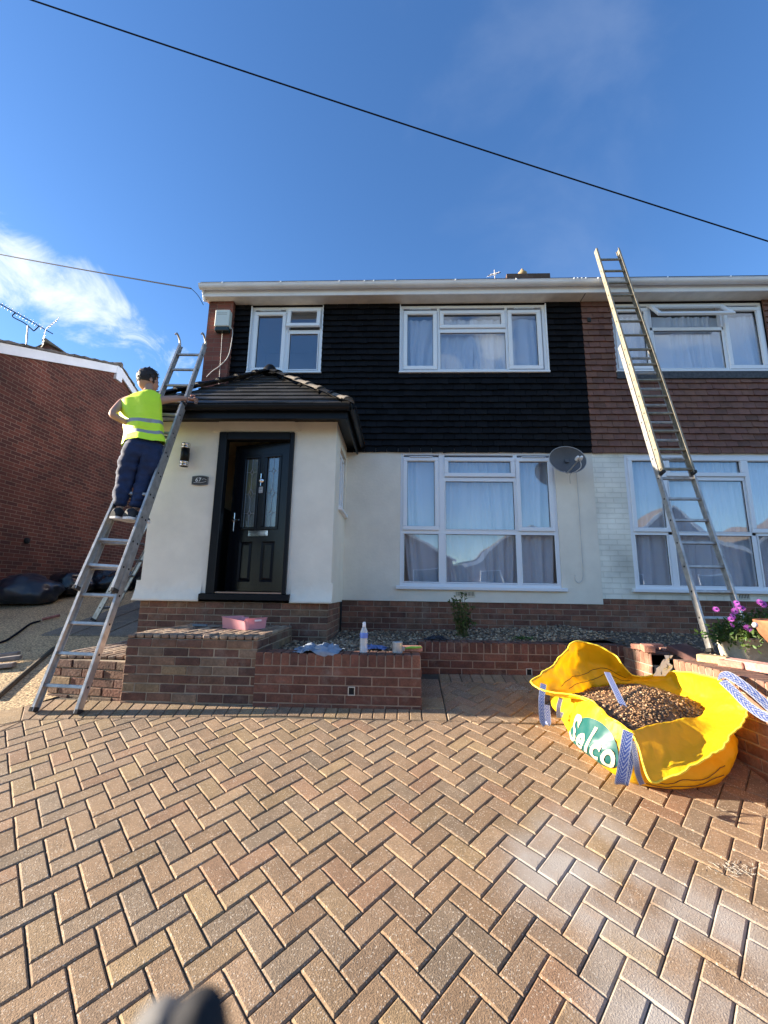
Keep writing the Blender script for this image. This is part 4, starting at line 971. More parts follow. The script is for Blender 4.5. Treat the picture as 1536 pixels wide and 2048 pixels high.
body=skin(V,[(0,1),(1,2),(2,3),(3,4),(4,5),(5,6),(3,7),(7,8),(8,9),(3,10),(10,11),(11,12),(0,13),(13,14),(14,15),(0,16),(16,17),(17,18)])
def hand(wr,dirv,side,up,grip):
    d=dirv.normalized(); s=side.normalized(); u=d.cross(s).normalized()
    vs=[(wr,.024),(wr+d*.04,(.038,.018)),(wr+d*.08,(.040,.017))]; out=[skin(vs,[(0,1),(1,2)],0,2)]
    for k,(off,ln) in enumerate(((-.030,.062),(-.010,.072),(.011,.068),(.031,.054))):
        b=wr+d*.078+s*off; c=grip
        p1=b+(d*math.cos(c)+u*math.sin(c))*ln*.45; p2=p1+(d*math.cos(2*c)+u*math.sin(2*c))*ln*.32; p3=p2+(d*math.cos(3*c)+u*math.sin(3*c))*ln*.23
        out.append(skin([(b-d*.01,.0095),(p1,.0088),(p2,.0082),(p3,.0072)],[(0,1),(1,2),(2,3)],0,1))
    b=wr+d*.03-s*.036; out.append(skin([(b,.012),(b+d*.03-s*.022+u*.01,.0105),(b+d*.055-s*.02+u*.028,.009)],[(0,1),(1,2)],0,1))
    return out
hands=hand(wrR,Vector((.9,.4,-.1)),Vector((0,.25,-1)),None,.62)+hand(wrL,(at(277,858,4.30)-wrL),Vector((.2,.3,-1)),None,.45)
# head: skull, jaw, ears, nose, facing the roof (away and to the right)
fwd=Vector((.55,.80,.05)).normalized(); sd_=fwd.cross(Vector((0,0,1))).normalized(); upv=sd_.cross(fwd)
hm=bmesh.new(); bmesh.ops.create_uvsphere(hm,u_segments=24,v_segments=18,radius=1)
for v in hm.verts:
    c=v.co.copy(); x,y,z=c
    w_=.088*(1-.10*max(0,-z)); dpt=.108; hh=.128
    px=x*w_; py=y*dpt; pz=z*hh
    if z<-.15: py+=.020*(-z-.15)*(1 if y>0 else -1.0)*(1.2 if y>0 else 1); px*=1-.28*(-z-.15)
    if y>.8 and -.35<z<.05: py+=.018*(1-abs(z+.18)*4) if abs(x)<.22 and abs(z+.18)<.25 else 0
    if y>.75 and abs(z-.02)<.12 and .22<abs(x)<.55: py-=.008
    v.co=headC+sd_*px+fwd*py+upv*pz
hme=bpy.data.meshes.new('h'); hm.to_mesh(hme); hm.free()
em=MB()
for sg in (-1,1): em.lathe([(0,.008),(.012,.010),(.018,.004),(.014,-.004),(0,-.004)],headC+sd_*(sg*.087)-fwd*.006-upv*.012,10,Matrix((fwd,upv*1.6,sd_*sg)).transposed().to_4x4())
eo=em.build('e',skinm); em_me=eo.data; bpy.data.objects.remove(eo)
meshobj('body',[body]+hands+[hme,em_me],[skinm],pe)
fm=MB()
for sg in (-1,1): fm.lathe([(0,.006),(.009,.004),(.012,0)],headC+fwd*.098+sd_*(sg*.032)+upv*.004,10,Matrix((sd_,upv*.6,fwd)).transposed().to_4x4())
fm.build('eyes',mat('eye_dark',(.03,.02,.015),.3),pe)
mm_=MB(); mm_.tube([headC+fwd*.104+sd_*(-.022)-upv*.062,headC+fwd*.112-upv*.063,headC+fwd*.104+sd_*.022-upv*.062],.004,6); mm_.build('mouth',mat('lip',(.35,.13,.10),.5),pe)
hb=bmesh.new(); bmesh.ops.create_uvsphere(hb,u_segments=40,v_segments=30,radius=1)
for v in hb.verts:
    x,y,z=v.co; r=1.0
    nz_=noise.noise(Vector((x*4,y*4,z*4)))*.13+noise.noise(Vector((x*13,y*13,z*9)))*.10
    top=max(0,z); k=1.05+.12*top+nz_*(.4+top)
    hl=-.30+.10*noise.noise(Vector((x*9,y*9,0)))
    if (y<.45 and z<hl) or (y>=.45 and z<.40+.15*noise.noise(Vector((x*12,0,3)))): k=.86
    elif z<.05: k=1.0+.01*nz_
    v.co=headC+sd_*(x*.091*k)+fwd*(y*.111*k-.004)+upv*(z*.131*k)
hme2=bpy.data.meshes.new('hair'); hb.to_mesh(hme2); hb.free(); meshobj('hair',[hme2],[hairm],pe)
m=MB(); random.seed(31)
for _ in range(900):
    th=random.uniform(0,2*PI); z=random.uniform(-.25,1); r_=math.sqrt(max(0,1-z*z)); x,y=r_*math.cos(th),r_*math.sin(th)
    if y>.40 and z<.5 or z<0 and random.random()<.5: continue
    b0_=headC+sd_*(x*.092)+fwd*(y*.113-.004)+upv*(z*.134); nn_=(sd_*x+fwd*y+upv*z).normalized(); l_=.012+.022*max(0,z)*random.uniform(.4,1.3)
    m.tube([b0_,b0_+nn_*l_*.6+fwd*l_*.3,b0_+nn_*l_*.8+fwd*l_*.9-upv*l_*.2],[.0035,.0025,.0006],4,cap=False)
m.build('hair_strands',hairm,pe)
# jeans
cr_=at(287,903,4.20)
J=[(at(289,886,4.22),(.185,.135)),(cr_,(.175,.132)),(hL+Vector((.0,0,0)),.118),(at(257,930,4.16),.108),(kL,.090),(at(243,990,4.13),.076),(at(238,1016,4.11),.068),
   (hR-Vector((.0,0,0)),.118),(at(300,930,4.22),.110),(kR,.090),(at(280,990,4.18),.076),(at(270,1016,4.14),.066)]
jm=skin(J,[(0,1),(1,2),(2,3),(3,4),(4,5),(5,6),(1,7),(7,8),(8,9),(9,10),(10,11)],0,3)
for v in jm.vertices:
    c=v.co; n=noise.noise(Vector((c.x*9,c.y*9,c.z*20)))*.018+(.5-abs(noise.noise(Vector((c.x*14,c.y*14,c.z*34)))))*.014; v.co=c+v.normal*n
meshobj('jeans',[jm],[navy],pe)
# shoes on the rung
def shoe(c,yaw,name='shoe'):
    T=Matrix.Translation(c)@Matrix.Rotation(yaw,4,'Z'); m=MB(); P=[];Q=[]
    prof=[(-.105,.030,.055),(-.085,.040,.085),(-.03,.042,.10),(.03,.044,.075),(.09,.050,.055),(.14,.046,.045),(.17,.030,.032),(.18,.01,.02)]
    for (y,w_,h) in prof:
        P.append([T@Vector((w_*math.cos(t),y,.022+max(0,h*math.sin(t)))) for t in [PI*k/8 for k in range(9)]])
        Q.append([T@Vector((w_*1.08*math.cos(t),y,.024 if k%2 else .024)) for k,t in enumerate([0,PI])]+[T@Vector((-w_*1.08,y,0)),T@Vector((w_*1.08,y,0)),T@Vector((w_*1.08,y,.024))])
    m.grid(P); m.add([P[0][k] for k in range(9)],[tuple(range(9))]); m.mi=1; m.grid(Q,False); m.add([Q[0][k] for k in range(4)],[(0,1,2,3)])
    return m.build(name,[mat('black_trainer',(.015,.015,.016),.6),mat('white_sole',(.75,.73,.70),.5)],pe)
shoe(Vector(at(241,1040,4.08)),R(-8)); shoe(Vector(at(268,1041,4.08)),R(-14))
# vest
HV=mat('hi_vis_yellow',(.72,.98,.02),.5,bump=.006,bscale=12,var=.05,vscale=6); BS(HV).inputs['Sheen Weight'].default_value=.1
REF=mat('reflective_grey',(.33,.33,.33),.4,metal=.25)
sx=Vector((1,0,0)); ring=[]
lv=[(at(300,786,4.33),.070,.075),(at(287,792,4.32),.165,.088),(at(277,803,4.30),.222,.115),(at(280,820,4.28),.212,.130),(at(283,836,4.27),.200,.135),(at(286,846,4.26),.192,.137),(at(287,853,4.26),.190,.138),(at(288,862,4.25),.188,.14),(at(288,868,4.25),.190,.141),(at(288,874,4.24),.194,.142),(at(288,884,4.23),.204,.146),(at(288,888,4.22),.208,.148)]
ct=lv; nv=48; P=[]
tiltv=Vector((.06,.0,.035))
for li,(c,a,b) in enumerate(ct):
    row=[]
    for k in range(nv):
        t=2*PI*k/nv; dx=a*math.cos(t); dy=b*math.sin(t); f=li/len(ct)
        wv=(.010*math.sin(5*t+1)+.006*math.sin(9*t+li*.6))*f; dz=-.02*math.sin(t)*0+ .035*math.cos(t)*(.3+.7*f)*(-1) if False else .0
        dz=.014*f*math.sin(3*t+.6)+dx*.16*(1 if f<.4 else .6)+(-.045*f if abs(t-1.5*PI)>.25 and False else 0)
        fold=.035*noise.noise(Vector((dx*9,dy*9,c.z*4)))+.03*noise.noise(Vector((dx*18,dy*18,c.z*13)))*f
        row.append(c+Vector((dx*1.10*(1+wv+fold),dy*(1+wv)+fold,dz)))
    P.append(row)
m=MB()
for i in range(len(P)-1):
    m.mi=1 if i in (5,8) else 0
    m.grid([[P[i][k%nv],P[i+1][k%nv]] for k in range(nv+1)])
m.build('hi_vis_vest',[HV,REF],pe)
# ================================================================== BULK BAG
YEL=mat('yellow_woven_pp',(.90,.56,.008),.52,bump=.010,bscale=13,var=.05,vscale=4,spec=.5)
def _trans(m,f,c):
    t=m.node_tree; b=BS(m); o=[n for n in t.nodes if n.type=='OUTPUT_MATERIAL'][0]; tr=N(t,'ShaderNodeBsdfTranslucent'); tr.inputs[0].default_value=(*c,1)
    ms=N(t,'ShaderNodeMixShader'); ms.inputs[0].default_value=f; L(t,b.outputs[0],ms.inputs[1]); L(t,tr.outputs[0],ms.inputs[2]); L(t,ms.outputs[0],o.inputs[0])
_trans(YEL,.30,(.98,.46,.004))
bag=thing('bulk_bag','yellow builders bulk bag slumped open and full of brown gravel, green logo on its side','bag',(1.75,3.35,.65))
def g3(x,y,o=.0): return Vector((x,y,gz(x,y)+.004+o))
SP=[ # base, bulge, content contact, mid, free edge
 (g3(1.29,3.50),at(1128,1440,3.42),at(1142,1390,3.50),at(1100,1388,3.46),at(1062,1370,3.40)),          # 0 left tip
 (g3(1.32,3.75),Vector((1.24,3.74,.86)),at(1152,1385,3.66),at(1118,1362,3.62),at(1105,1330,3.62)),
 (g3(1.40,3.90),Vector((1.36,3.92,.90)),at(1185,1374,3.80),at(1160,1330,3.86),at(1153,1283,3.80)),      # 2 peak
 (g3(1.60,3.96),Vector((1.60,3.98,.92)),at(1222,1370,3.84),at(1212,1330,3.90),at(1222,1306,3.78)),
 (g3(1.72,3.97),Vector((1.74,3.99,.92)),at(1252,1367,3.86),at(1245,1350,3.90),at(1246,1330,3.74)),
 (g3(1.84,3.96),Vector((1.86,3.98,.92)),at(1278,1368,3.86),at(1268,1360,3.88),at(1275,1353,3.86)),
 (g3(2.02,3.90),Vector((2.10,3.92,.92)),at(1340,1383,3.72),at(1345,1362,3.80),at(1345,1344,3.74)),
 (g3(2.12,3.66),Vector((2.21,3.62,.92)),at(1388,1402,3.48),at(1412,1382,3.42),at(1438,1358,3.22)),      # 7 back right corner
 (g3(2.15,3.35),Vector((2.24,3.28,.86)),at(1408,1422,3.26),at(1452,1400,3.14),at(1486,1408,2.98)),
 (g3(2.12,3.10),at(1476,1480,3.02),at(1402,1432,3.16),at(1450,1438,3.02),at(1490,1443,2.88)),          # 9
 (g3(1.98,2.93),at(1452,1530,2.88),at(1368,1437,3.06),at(1408,1478,2.88),at(1440,1500,2.72)),
 (g3(1.80,2.87),at(1385,1560,2.80),at(1325,1446,2.92),at(1350,1500,2.76),at(1385,1530,2.64)),
 (g3(1.60,2.86),at(1310,1562,2.80),at(1285,1457,2.82),at(1290,1510,2.68),at(1306,1564,2.58)),          # 12 flap tip
 (g3(1.42,2.90),at(1258,1550,2.80),at(1262,1463,2.77),at(1262,1470,2.76),at(1268,1474,2.74)),          # 13 front left corner
 (g3(1.33,3.05),at(1195,1512,2.92),at(1228,1444,2.86),at(1224,1440,2.87),at(1220,1436,2.90)),
 (g3(1.30,3.25),at(1150,1482,3.12),at(1180,1412,3.10),at(1175,1404,3.12),at(1170,1398,3.16)),
]
ns=len(SP); NU,NV=18,34
def bagP(u,v,o=0):       # u spoke parameter, v 0..4
    i=int(math.floor(u)); cols=[[SP[(i+k-1)%ns][j] for j in range(5)] for k in range(4)]; f=u-i
    def cc(a,b,c,d,f): return .5*((2*b)+(c-a)*f+(2*a-5*b+4*c-d)*f*f+(3*b-a-3*c+d)*f**3)
    pr_=[cc(cols[0][j],cols[1][j],cols[2][j],cols[3][j],f) for j in range(5)]
    p=cr(pr_,v)
    k=min(1,v/1.2)
    q=Vector((p.x*5,p.y*5,p.z*7)); nn=(noise.noise(q)*.022+noise.noise(q*2.7)*.011+abs(noise.noise(q*1.6+Vector((9,3,1))))*.020-.006)*k
    c=Vector((1.75,3.35,p.z)); d=(p-c); d.z=0
    if d.length>1e-4: d.normalize()
    rg=(1-abs(noise.noise(q*2.2+Vector((7,7,7))))*2.2); vd=noise.voronoi(Vector((p.x*6.5,p.y*6.5,p.z*8)))[0]; vd2=noise.voronoi(Vector((p.x*13,p.y*13,p.z*15+3)))[0]; nn+=k*(.030*min(.5,vd[1]-vd[0])+.012*min(.5,vd2[1]-vd2[0])-.012)+.010*max(0,rg)**3*k*math.sin(q.x*3+q.z*4); p=p+d*nn*(.7 if v<2.6 else 1)+Vector((0,0,noise.noise(q*1.3)*.012*k))
    p.x=min(p.x,2.262-.03*max(0,1.2-p.z)*0)
    return p+d*o
m=MB(); P=[]
for i in range(ns*NU+1):
    u=(i%(ns*NU))/NU; P.append([bagP(u,4*j/NV) for j in range(NV+1)])
m.grid(P); m.build('bag_cloth',YEL,bag)
m=MB(); ed=[bagP((i%(ns*NU))/NU,4) for i in range(ns*NU+1)]; m.tube(ed,.0065,5,cap=False); m.build('hem',mat('yellow_hem',(.95,.70,.05),.5),bag)
# printed lines round the cloth
for (ua,ub,vv) in ((10.2,12.4,.78),(10.0,12.2,.98),(.9,4.4,2.45),(.8,4.2,2.75)):
    m=MB(); off=.006 if vv<2 else -.006
    m.tube([bagP(ua+(ub-ua)*i/40,vv+.06*math.sin(i*.35),off) for i in range(41)],.0022,5); m.build('printed_line',mat('print_brown',(.12,.05,.02),.6),bag)
# green oval and white lettering on the left side
TEAL=mat('teal_print',(.004,.080,.072),.45,bump=.001,bscale=20); LET=mat('cream_print',(.66,.58,.40),.45)
def logo(s,t,o): # s 0..1 left to right, t 0..1 up
    return bagP(15.35-s*2.05,.50+t*1.35,o)
m=MB(); rings=[]
for r in range(9):
    rings.append([logo(.47+.50*math.cos(2*PI*k/48)*r/8,.50+.44*math.sin(2*PI*k/48)*r/8*(1 if math.sin(2*PI*k/48)<0 else .95),.0045) for k in range(49)])
m.grid(rings); m.build('logo_oval',TEAL,bag)
def textmesh(s,size=1,ext=0,res=3,offs=.012):
    c=bpy.data.curves.new('t','FONT'); c.body=s; c.size=size; c.offset=offs; c.space_character=1.12 if len(s)>3 else 1; c.resolution_u=res; c.extrude=ext; c.align_x='CENTER'; c.align_y='CENTER'
    o=bpy.data.objects.new('t',c); COL.objects.link(o); me=bpy.data.meshes.new_from_object(o.evaluated_get(bpy.context.evaluated_depsgraph_get())); bpy.data.objects.remove(o); return me
tm=textmesh('Selco',1,offs=.022); bm=bmesh.new(); bm.from_mesh(tm); bmesh.ops.triangulate(bm,faces=bm.faces[:])
for _ in range(3): bmesh.ops.subdivide_edges(bm,edges=[e for e in bm.edges if e.calc_length()>.06],cuts=1); bmesh.ops.triangulate(bm,faces=bm.faces[:])
xs_=[v.co.x for v in bm.verts]; x0_,x1_=min(xs_),max(xs_)
for v in bm.verts:
    s_=-.03+.96*(v.co.x-x0_)/(x1_-x0_); t_=.50+v.co.y*.78; v.co=logo(s_,t_,.009)
tm2=bpy.data.meshes.new('logo_lettering'); bm.to_mesh(tm2); bm.free(); tm2.materials.append(LET); o=bpy.data.objects.new('logo_lettering',tm2); COL.objects.link(o); attach(o,bag)
# webbing straps, blue and white
def web_mat():
    m=bpy.data.materials.new('blue_white_webbing'); m.use_nodes=True; t=m.node_tree; b=BS(m); b.inputs['Roughness'].default_value=.7
    a=N(t,'ShaderNodeAttribute'); a.attribute_name='tint'; L(t,a.outputs['Color'],b.inputs['Base Color']); return m
WEB=web_mat()
def strap(pts,w=.048,name='strap',wd=Vector((1,0,0)),th=.003,sh=1):
    c=curve(pts,90); m=MB(); nw=12
    for i in range(len(c)-1):
        d=(c[i+1]-c[i]).normalized(); x=(wd-d*wd.dot(d)); x.normalize(); n=x.cross(d)*th
        d2=(c[min(i+2,len(c)-1)]-c[i+1]); d2=d2.normalized() if d2.length>1e-6 else d; x2=(wd-d2*wd.dot(d2)); x2.normalize(); n2=x2.cross(d2)*th
        for k in range(nw):
            a,b=(k/nw-.5)*w,((k+1)/nw-.5)*w
            edge=k in (0,nw-1); stp=int(i+abs(k-nw/2+.5))%3==0
            m.cur=tuple(x*sh for x in ((.42,.45,.55) if edge or stp else (.055,.10,.33)))
            m.add([c[i]+x*a+n,c[i]+x*b+n,c[i+1]+x2*b+n2,c[i+1]+x2*a+n2],[(0,1,2,3)]); m.add([c[i]+x*a-n,c[i]+x*b-n,c[i+1]+x2*b-n2,c[i+1]+x2*a-n2],[(3,2,1,0)])
    return m.build(name,WEB,bag)
strap([at(1087,1368,3.36),at(1083,1400,3.30),at(1085,1440,3.27),at(1093,1449,3.27),at(1096,1440,3.30),at(1093,1410,3.38)],.042)
strap([at(1122,1396,3.40),at(1117,1415,3.34),at(1118,1435,3.34),at(1123,1425,3.40)],.03)
strap([at(1214,1345,3.60),at(1230,1378,3.30),at(1252,1424,3.02)],.042)
strap([at(1256,1463,2.74),at(1250,1500,2.66),at(1243,1550,2.62),at(1240,1566,2.62),at(1247,1562,2.66),at(1258,1520,2.70),at(1262,1490,2.73)],.055)
strap([at(1266,1482,2.73),at(1272,1520,2.68),at(1276,1548,2.67),at(1284,1568,2.70)],.03)
strap([at(1437,1355,3.12),at(1455,1350,3.02),at(1495,1376,2.86),at(1545,1420,2.70),at(1562,1438,2.64),at(1535,1436,2.68),at(1495,1410,2.84),at(1465,1380,2.98),at(1445,1362,3.08)],.05,wd=Vector((.5,.5,.6)),sh=.5)  # sh darkens this strap's colours to offset the direct sun on it
# contents: a mound of brown gravel
m=MB(); m.cur=(.16,.09,.05); loop=[bagP(k/4,2.02) for k in range(ns*4)]; cen=Vector((1.82,3.36,.97)); rr=[]
for r in range(9):
    f=r/8; rr.append([cen.lerp(Vector((p.x,p.y,p.z)),f)+Vector((0,0,.05*(1-f*f)+noise.noise(Vector((p.x*f*9,p.y*9*f,1)))*.012-.012*f)) for p in loop+[loop[0]]])
m.grid(rr); 
for _ in range(4200):
    k=random.randrange(len(loop)); f=math.sqrt(random.random())*.99; p=cen.lerp(loop[k],f)
    z=.05*(1-f*f)-.012*f
    stone(m,(p.x+random.gauss(0,.006),p.y+random.gauss(0,.006),p.z+z+random.uniform(-.004,.006)),random.uniform(.004,.0105),[(.30,.155,.065),(.38,.22,.10),(.20,.10,.045),(.50,.33,.18),(.25,.125,.055)],.5)
co=m.build('brown_gravel',mat('wet_gravel',(.85,.85,.85),.6,bump=.002,bscale=70,tint=True)); struct(co,'stuff'); 
# white crumpled label tied to the back rim
m=MB(); P=[]
for i in range(9):
    row=[]
    for j in range(7):
        c=at(1306+i*3.2+j*4.2*(1 if i<5 else .62),1352-i*5.2,3.52); row.append(c+Vector((noise.noise(Vector((i*.8,j*.9,2)))*.03,noise.noise(Vector((i,j,5)))*.05,noise.noise(Vector((j,i,8)))*.02)))
    P.append(row)
m.grid(P); tagm=mat('white_plastic_label',(.74,.74,.70),.5,bump=.001,bscale=50)
m.build('paper_label',tagm,bag)

# ================================================================== SMALL THINGS
# satellite dish
dc=at(1135,920,5.70); sd=thing('satellite_dish','dark grey oval satellite dish on the cream wall below the tiles','satellite dish',(dc.x,5.95,dc.z))
nrm=Vector((-.12,-1,.10)).normalized(); rx=nrm.cross(Vector((0,0,1))).normalized()*-1; ry=rx.cross(nrm)*-1
rot_=R(-14); ex=rx*math.cos(rot_)+ry*math.sin(rot_); ey=-rx*math.sin(rot_)+ry*math.cos(rot_)
if ey.z<0: ey=-ey
m=MB(); P=[];Qq=[]
for r in range(9):
    f=r/8; P.append([dc+ex*(.245*f*math.cos(2*PI*k/40))+ey*(.195*f*math.sin(2*PI*k/40))+nrm*(.055*f*f-.045) for k in range(41)])
    Qq.append([q-nrm*.006 for q in P[-1]])
m.grid(P); m.grid([r[::-1] for r in Qq]); m.build('dish_plate',greym,sd)
m=MB(); m.tube(P[-1],.0045,5,cap=False); m.build('dish_rim',mat('pale_rim',(.45,.46,.46),.4),sd)
lp=at(1157,921,5.42); ab=dc-ey*.20+nrm*.01
m=MB(); m.tube([ab+ex*.02,lp],.010,6); m.build('feed_arm',alu,sd)
m=MB()
for dx in (-.028,.02): m.lathe([(0,0),(.022,0),(.024,.02),(.020,.055),(.014,.07),(0,.07)],lp+Vector((dx,0,.01)),12,Matrix.Rotation(R(70),4,'X'))
m.build('receiver_horn',mat('lnb_white',(.75,.76,.76),.4),sd)
m=MB(); m.tube(curve([lp+Vector((.03,.02,0)),lp+Vector((.035,.02,-.08)),lp+Vector((.0,.10,-.12)),dc+Vector((.07,.12,-.17)),Vector((dc.x+.13,5.985,dc.z-.26))],16),.006,6); m.tube([ab-ex*.03,ab-ex*.01+nrm*.03],.006,5); m.build('feed_cable',cablew,sd)
m=MB(); m.bar(dc-nrm*.02,Vector((dc.x+.03,5.99,dc.z-.05)),.05,.05); m.build('wall_bracket',greym,sd)
m=MB(); cpts=[at(1153,943,5.985),at(1157,1000,5.985),at(1162,1080,5.985),at(1166,1140,5.985),at(1165,1158,5.985),at(1158,1166,5.98),at(1151,1160,5.98),at(1150,1150,5.99)]
m.tube(curve(cpts,30),.0055,6); tag(m.build('dish_cable',cablew,loc=cpts[0]),'thin cable hanging from the satellite dish down the cream wall to a hook end','cable')
# alarm box and its cable
ap=thing('alarm_box','pale burglar alarm box with dark base high on the brick pier','alarm box',at(445,640,5.88))
a0=at(432,620,5.80); a1=at(457,658,5.80)
m=MB(); m.cbox(a0.x,a1.x,5.79,5.895,a1.z+.05,a0.z,.008); m.mi=1; 
for q in (.06,.085): m.box(a0.x+.03,a1.x-.04,5.7885,5.791,a0.z-q,a0.z-q+.006)
m.build('alarm_cover',[plastic_g,mat('groove',(.25,.27,.25),.6)],ap)
m=MB(); m.cbox(a0.x+.004,a1.x-.004,5.80,5.89,a1.z-.02,a1.z+.05,.008); m.build('alarm_base',mat('smoked_lens',(.012,.03,.03),.2),ap)
m=MB(); m.tube(curve([at(455,652,5.87),at(465,660,5.885),at(462,690,5.885),at(455,715,5.885),at(438,733,5.885),at(425,742,5.885),at(413,754,5.885)],24),.006,6); tag(m.build('alarm_cable',cablew,loc=at(455,652,5.87)),'white cable curling down the brick pier from the alarm box','cable')
m=MB(); m.tube([at(445,660,5.89),at(441,720,5.89),at(438,768,5.89)],.003,5); tag(m.build('bell_wire',cablew,loc=at(445,660,5.89)),'thin straight wire running down the brick pier behind the curling cable','cable')
# wall light
wl=at(370,910,4.93); lt=thing('wall_light','black and chrome up and down wall light beside the front door','wall light',(wl.x,5.0,wl.z))
m=MB(); m.lathe([(0,-.085),(.05,-.085),(.05,.085),(0,.085)],(wl.x,4.93,wl.z),20); m.build('lamp_body',black,lt)
m=MB(); m.lathe([(.046,-.145),(.053,-.145),(.053,-.125),(.046,-.125),(.046,-.105),(.053,-.105),(.053,-.085),(.046,-.085)],(wl.x,4.93,wl.z),20); m.lathe([(.046,.145),(.053,.145),(.053,.125),(.046,.125),(.046,.105),(.053,.105),(.053,.085),(.046,.085)],(wl.x,4.93,wl.z),20); m.build('chrome_bands',chrome,lt)
m=MB(); m.lathe([(0,-.142),(.044,-.142),(.044,-.085)],(wl.x,4.93,wl.z),20); m.lathe([(0,.142),(.044,.142),(.044,.085)],(wl.x,4.93,wl.z),20); m.build('lamp_glass',mat('dark_lens',(.03,.03,.03),.15),lt)
m=MB(); m.cbox(wl.x-.025,wl.x+.025,4.965,4.998,wl.z-.05,wl.z+.05,.004); m.build('back_plate',black,lt)
# house number
np_=at(400,961,4.985); pq=thing('house_number','grey slate house number plaque reading 67 by the door','sign',(np_.x,4.99,np_.z))
def plaque(m,sx_,sz_,y0,y1,bow=.012):
    pts=[]
    for k in range(13): pts.append((-sx_+2*sx_*k/12,sz_+bow*math.cos((k/12-.5)*PI)))
    for k in range(13): pts.append((sx_-2*sx_*k/12,-sz_-bow*math.cos((k/12-.5)*PI)))
    n=len(pts); m.add([(np_.x+a,y0,np_.z+b) for a,b in pts]+[(np_.x+a,y1,np_.z+b) for a,b in pts],[tuple(range(n))[::-1]]+[(i,(i+1)%n,n+(i+1)%n,n+i) for i in range(n)])
m=MB(); plaque(m,.100,.050,4.978,4.999); m.build('plaque_plate',mat('slate_grey',(.16,.165,.17),.45,var=.2,vscale=30),pq)
m=MB(); plaque(m,.093,.043,4.976,4.979); m.build('plaque_face',mat('slate_dark',(.045,.048,.055),.35,var=.5,vscale=25),pq)
def flattext(s,size,c,y,name,ma,parent,offs=.01):
    tm=textmesh(s,size,0,2,offs*size); 
    for v in tm.vertices: x,yy,zz=v.co; v.co=Vector((c.x+x,y,c.z+yy))
    tm.materials.clear(); tm.materials.append(ma); o=bpy.data.objects.new(name,tm); COL.objects.link(o); attach(o,parent); return o
flattext('67',.075,Vector((np_.x-.018,0,np_.z+.004)),4.9745,'numerals',mat('white_paint_print',(.72,.74,.76),.4),pq)
m=MB()
m.tube(curve([Vector((np_.x-.075,4.975,np_.z-.028)),Vector((np_.x-.01,4.975,np_.z-.030)),Vector((np_.x+.04,4.975,np_.z-.026)),Vector((np_.x+.085,4.975,np_.z-.01))],12),.002,4); m.tube(curve([Vector((np_.x+.03,4.975,np_.z+.012)),Vector((np_.x+.055,4.975,np_.z+.020)),Vector((np_.x+.085,4.975,np_.z+.008))],8),.002,4); m.build('painted_scene',MATS['white_paint_print'],pq)
# pink tray
tl,tr_,tb=atz(440,1256,1.312),atz(505,1262,1.312),atz(532,1254,1.312)
ux=(tr_-tl); W_=.40; ux.normalize(); vx=Vector((-ux.y,ux.x,0)); tt=thing('pink_tray','pink plastic storage tray on the top step in front of the door','tray',tl+ux*W_/2+vx*.14)
m=MB(); PINK=mat('pink_plastic',(.78,.36,.40),.4); _trans(PINK,.2,(.9,.4,.42))
def tp(a,b,z): return tl+ux*a+vx*b+Vector((0,0,z))
def ringr(ins,z,hi=0):
    c=[]; Lx,Ly=W_,.28; r=.03
    for (cx,cy,a0) in ((Lx-r,r,-90),(Lx-r,Ly-r,0),(r,Ly-r,90),(r,r,180)):
        for k in range(5):
            a=R(a0+k*22.5); x=cx+(r+ins)*math.cos(a); y=cy+(r+ins)*math.sin(a); end=(x<.03 or x>Lx-.03)
            c.append(tp(x,y,z+(hi*(.03 if end else 0))))
    return c+[c[0]]
m.grid([ringr(-.012,0),ringr(0,.085,1),ringr(.008,.086,1),ringr(.007,.080,1)],False); m.grid([ringr(-.016,.005),ringr(-.003,.084,1)][::-1],False); m.add(ringr(-.012,.004)[:-1],[tuple(range(20))])
m.build('tray_shell',PINK,tt)
m=MB(); m.mi=0; c0=tp(W_+.006,.14,.088); m.cbox(-.003,.003,-.045,.045,-.010,.010,.002,Matrix.Translation(c0)@Matrix((ux,vx,Vector((0,0,1)))).transposed().to_4x4()); m.build('hand_hole',mat('pale_pink',(.95,.75,.74),.5),tt)
m=MB(); m.lathe([(0,0),(.035,0),(.04,.09),(0,.09)],tp(.14,.2,.02),14); tag(m.build('pink_pot',PINK,loc=tp(.14,.2,.02)),'small pink pot standing inside the pink tray','pot')
# scraper on the step
sp_=atz(400,1253,1.318); m=MB(); T=Matrix.Translation(sp_)@Matrix.Rotation(R(6),4,'Z')
so=thing('scraper','blue grey handled flat scraper lying on the top step','scraper',sp_); m.cbox(-.075,.075,-.02,.02,0,.022,.006,T); m.build('handle',mat('blue_grey_grip',(.16,.21,.24),.5),so)
m=MB(); m.box(.075,.20,-.028,.028,.006,.009,T); m.build('blade',alu,so)
# cloth
def cloth(name,label,c,sx_,sy_,h,col,seed,drop=None,cat='cloth'):
    m=MB(); P=[]; n=34
    for i in range(n+1):
        row=[]
        for j in range(n+1):
            u,v=i/n*2-1,j/n*2-1; r=math.hypot(u,v); ang=math.atan2(v,u); er=.85+.25*noise.noise(Vector((math.cos(ang)*1.5,math.sin(ang)*1.5,seed)))
            x,y=u*sx_*er,v*sy_*er; q=Vector((u*2.2+seed,v*2.6,seed)); z=h*max(0,1-r*r*.75)*(.45+abs(noise.noise(q))*1.7)+.020*abs(noise.noise(q*3))
            p=Vector((c.x+x+.03*noise.noise(q*2),c.y+y+.03*noise.noise(q*2+Vector((4,4,4))),c.z+z+.003))
            if drop and p.y<drop: z2=(drop-p.y); p=Vector((p.x,drop-.006-z*.3,p.z-z2))
            row.append(p)
        P.append(row)
    m.grid(P); return tag(m.build(name,col,loc=c),label,cat)
cc=atz(632,1306,1.182); cc.y=3.93
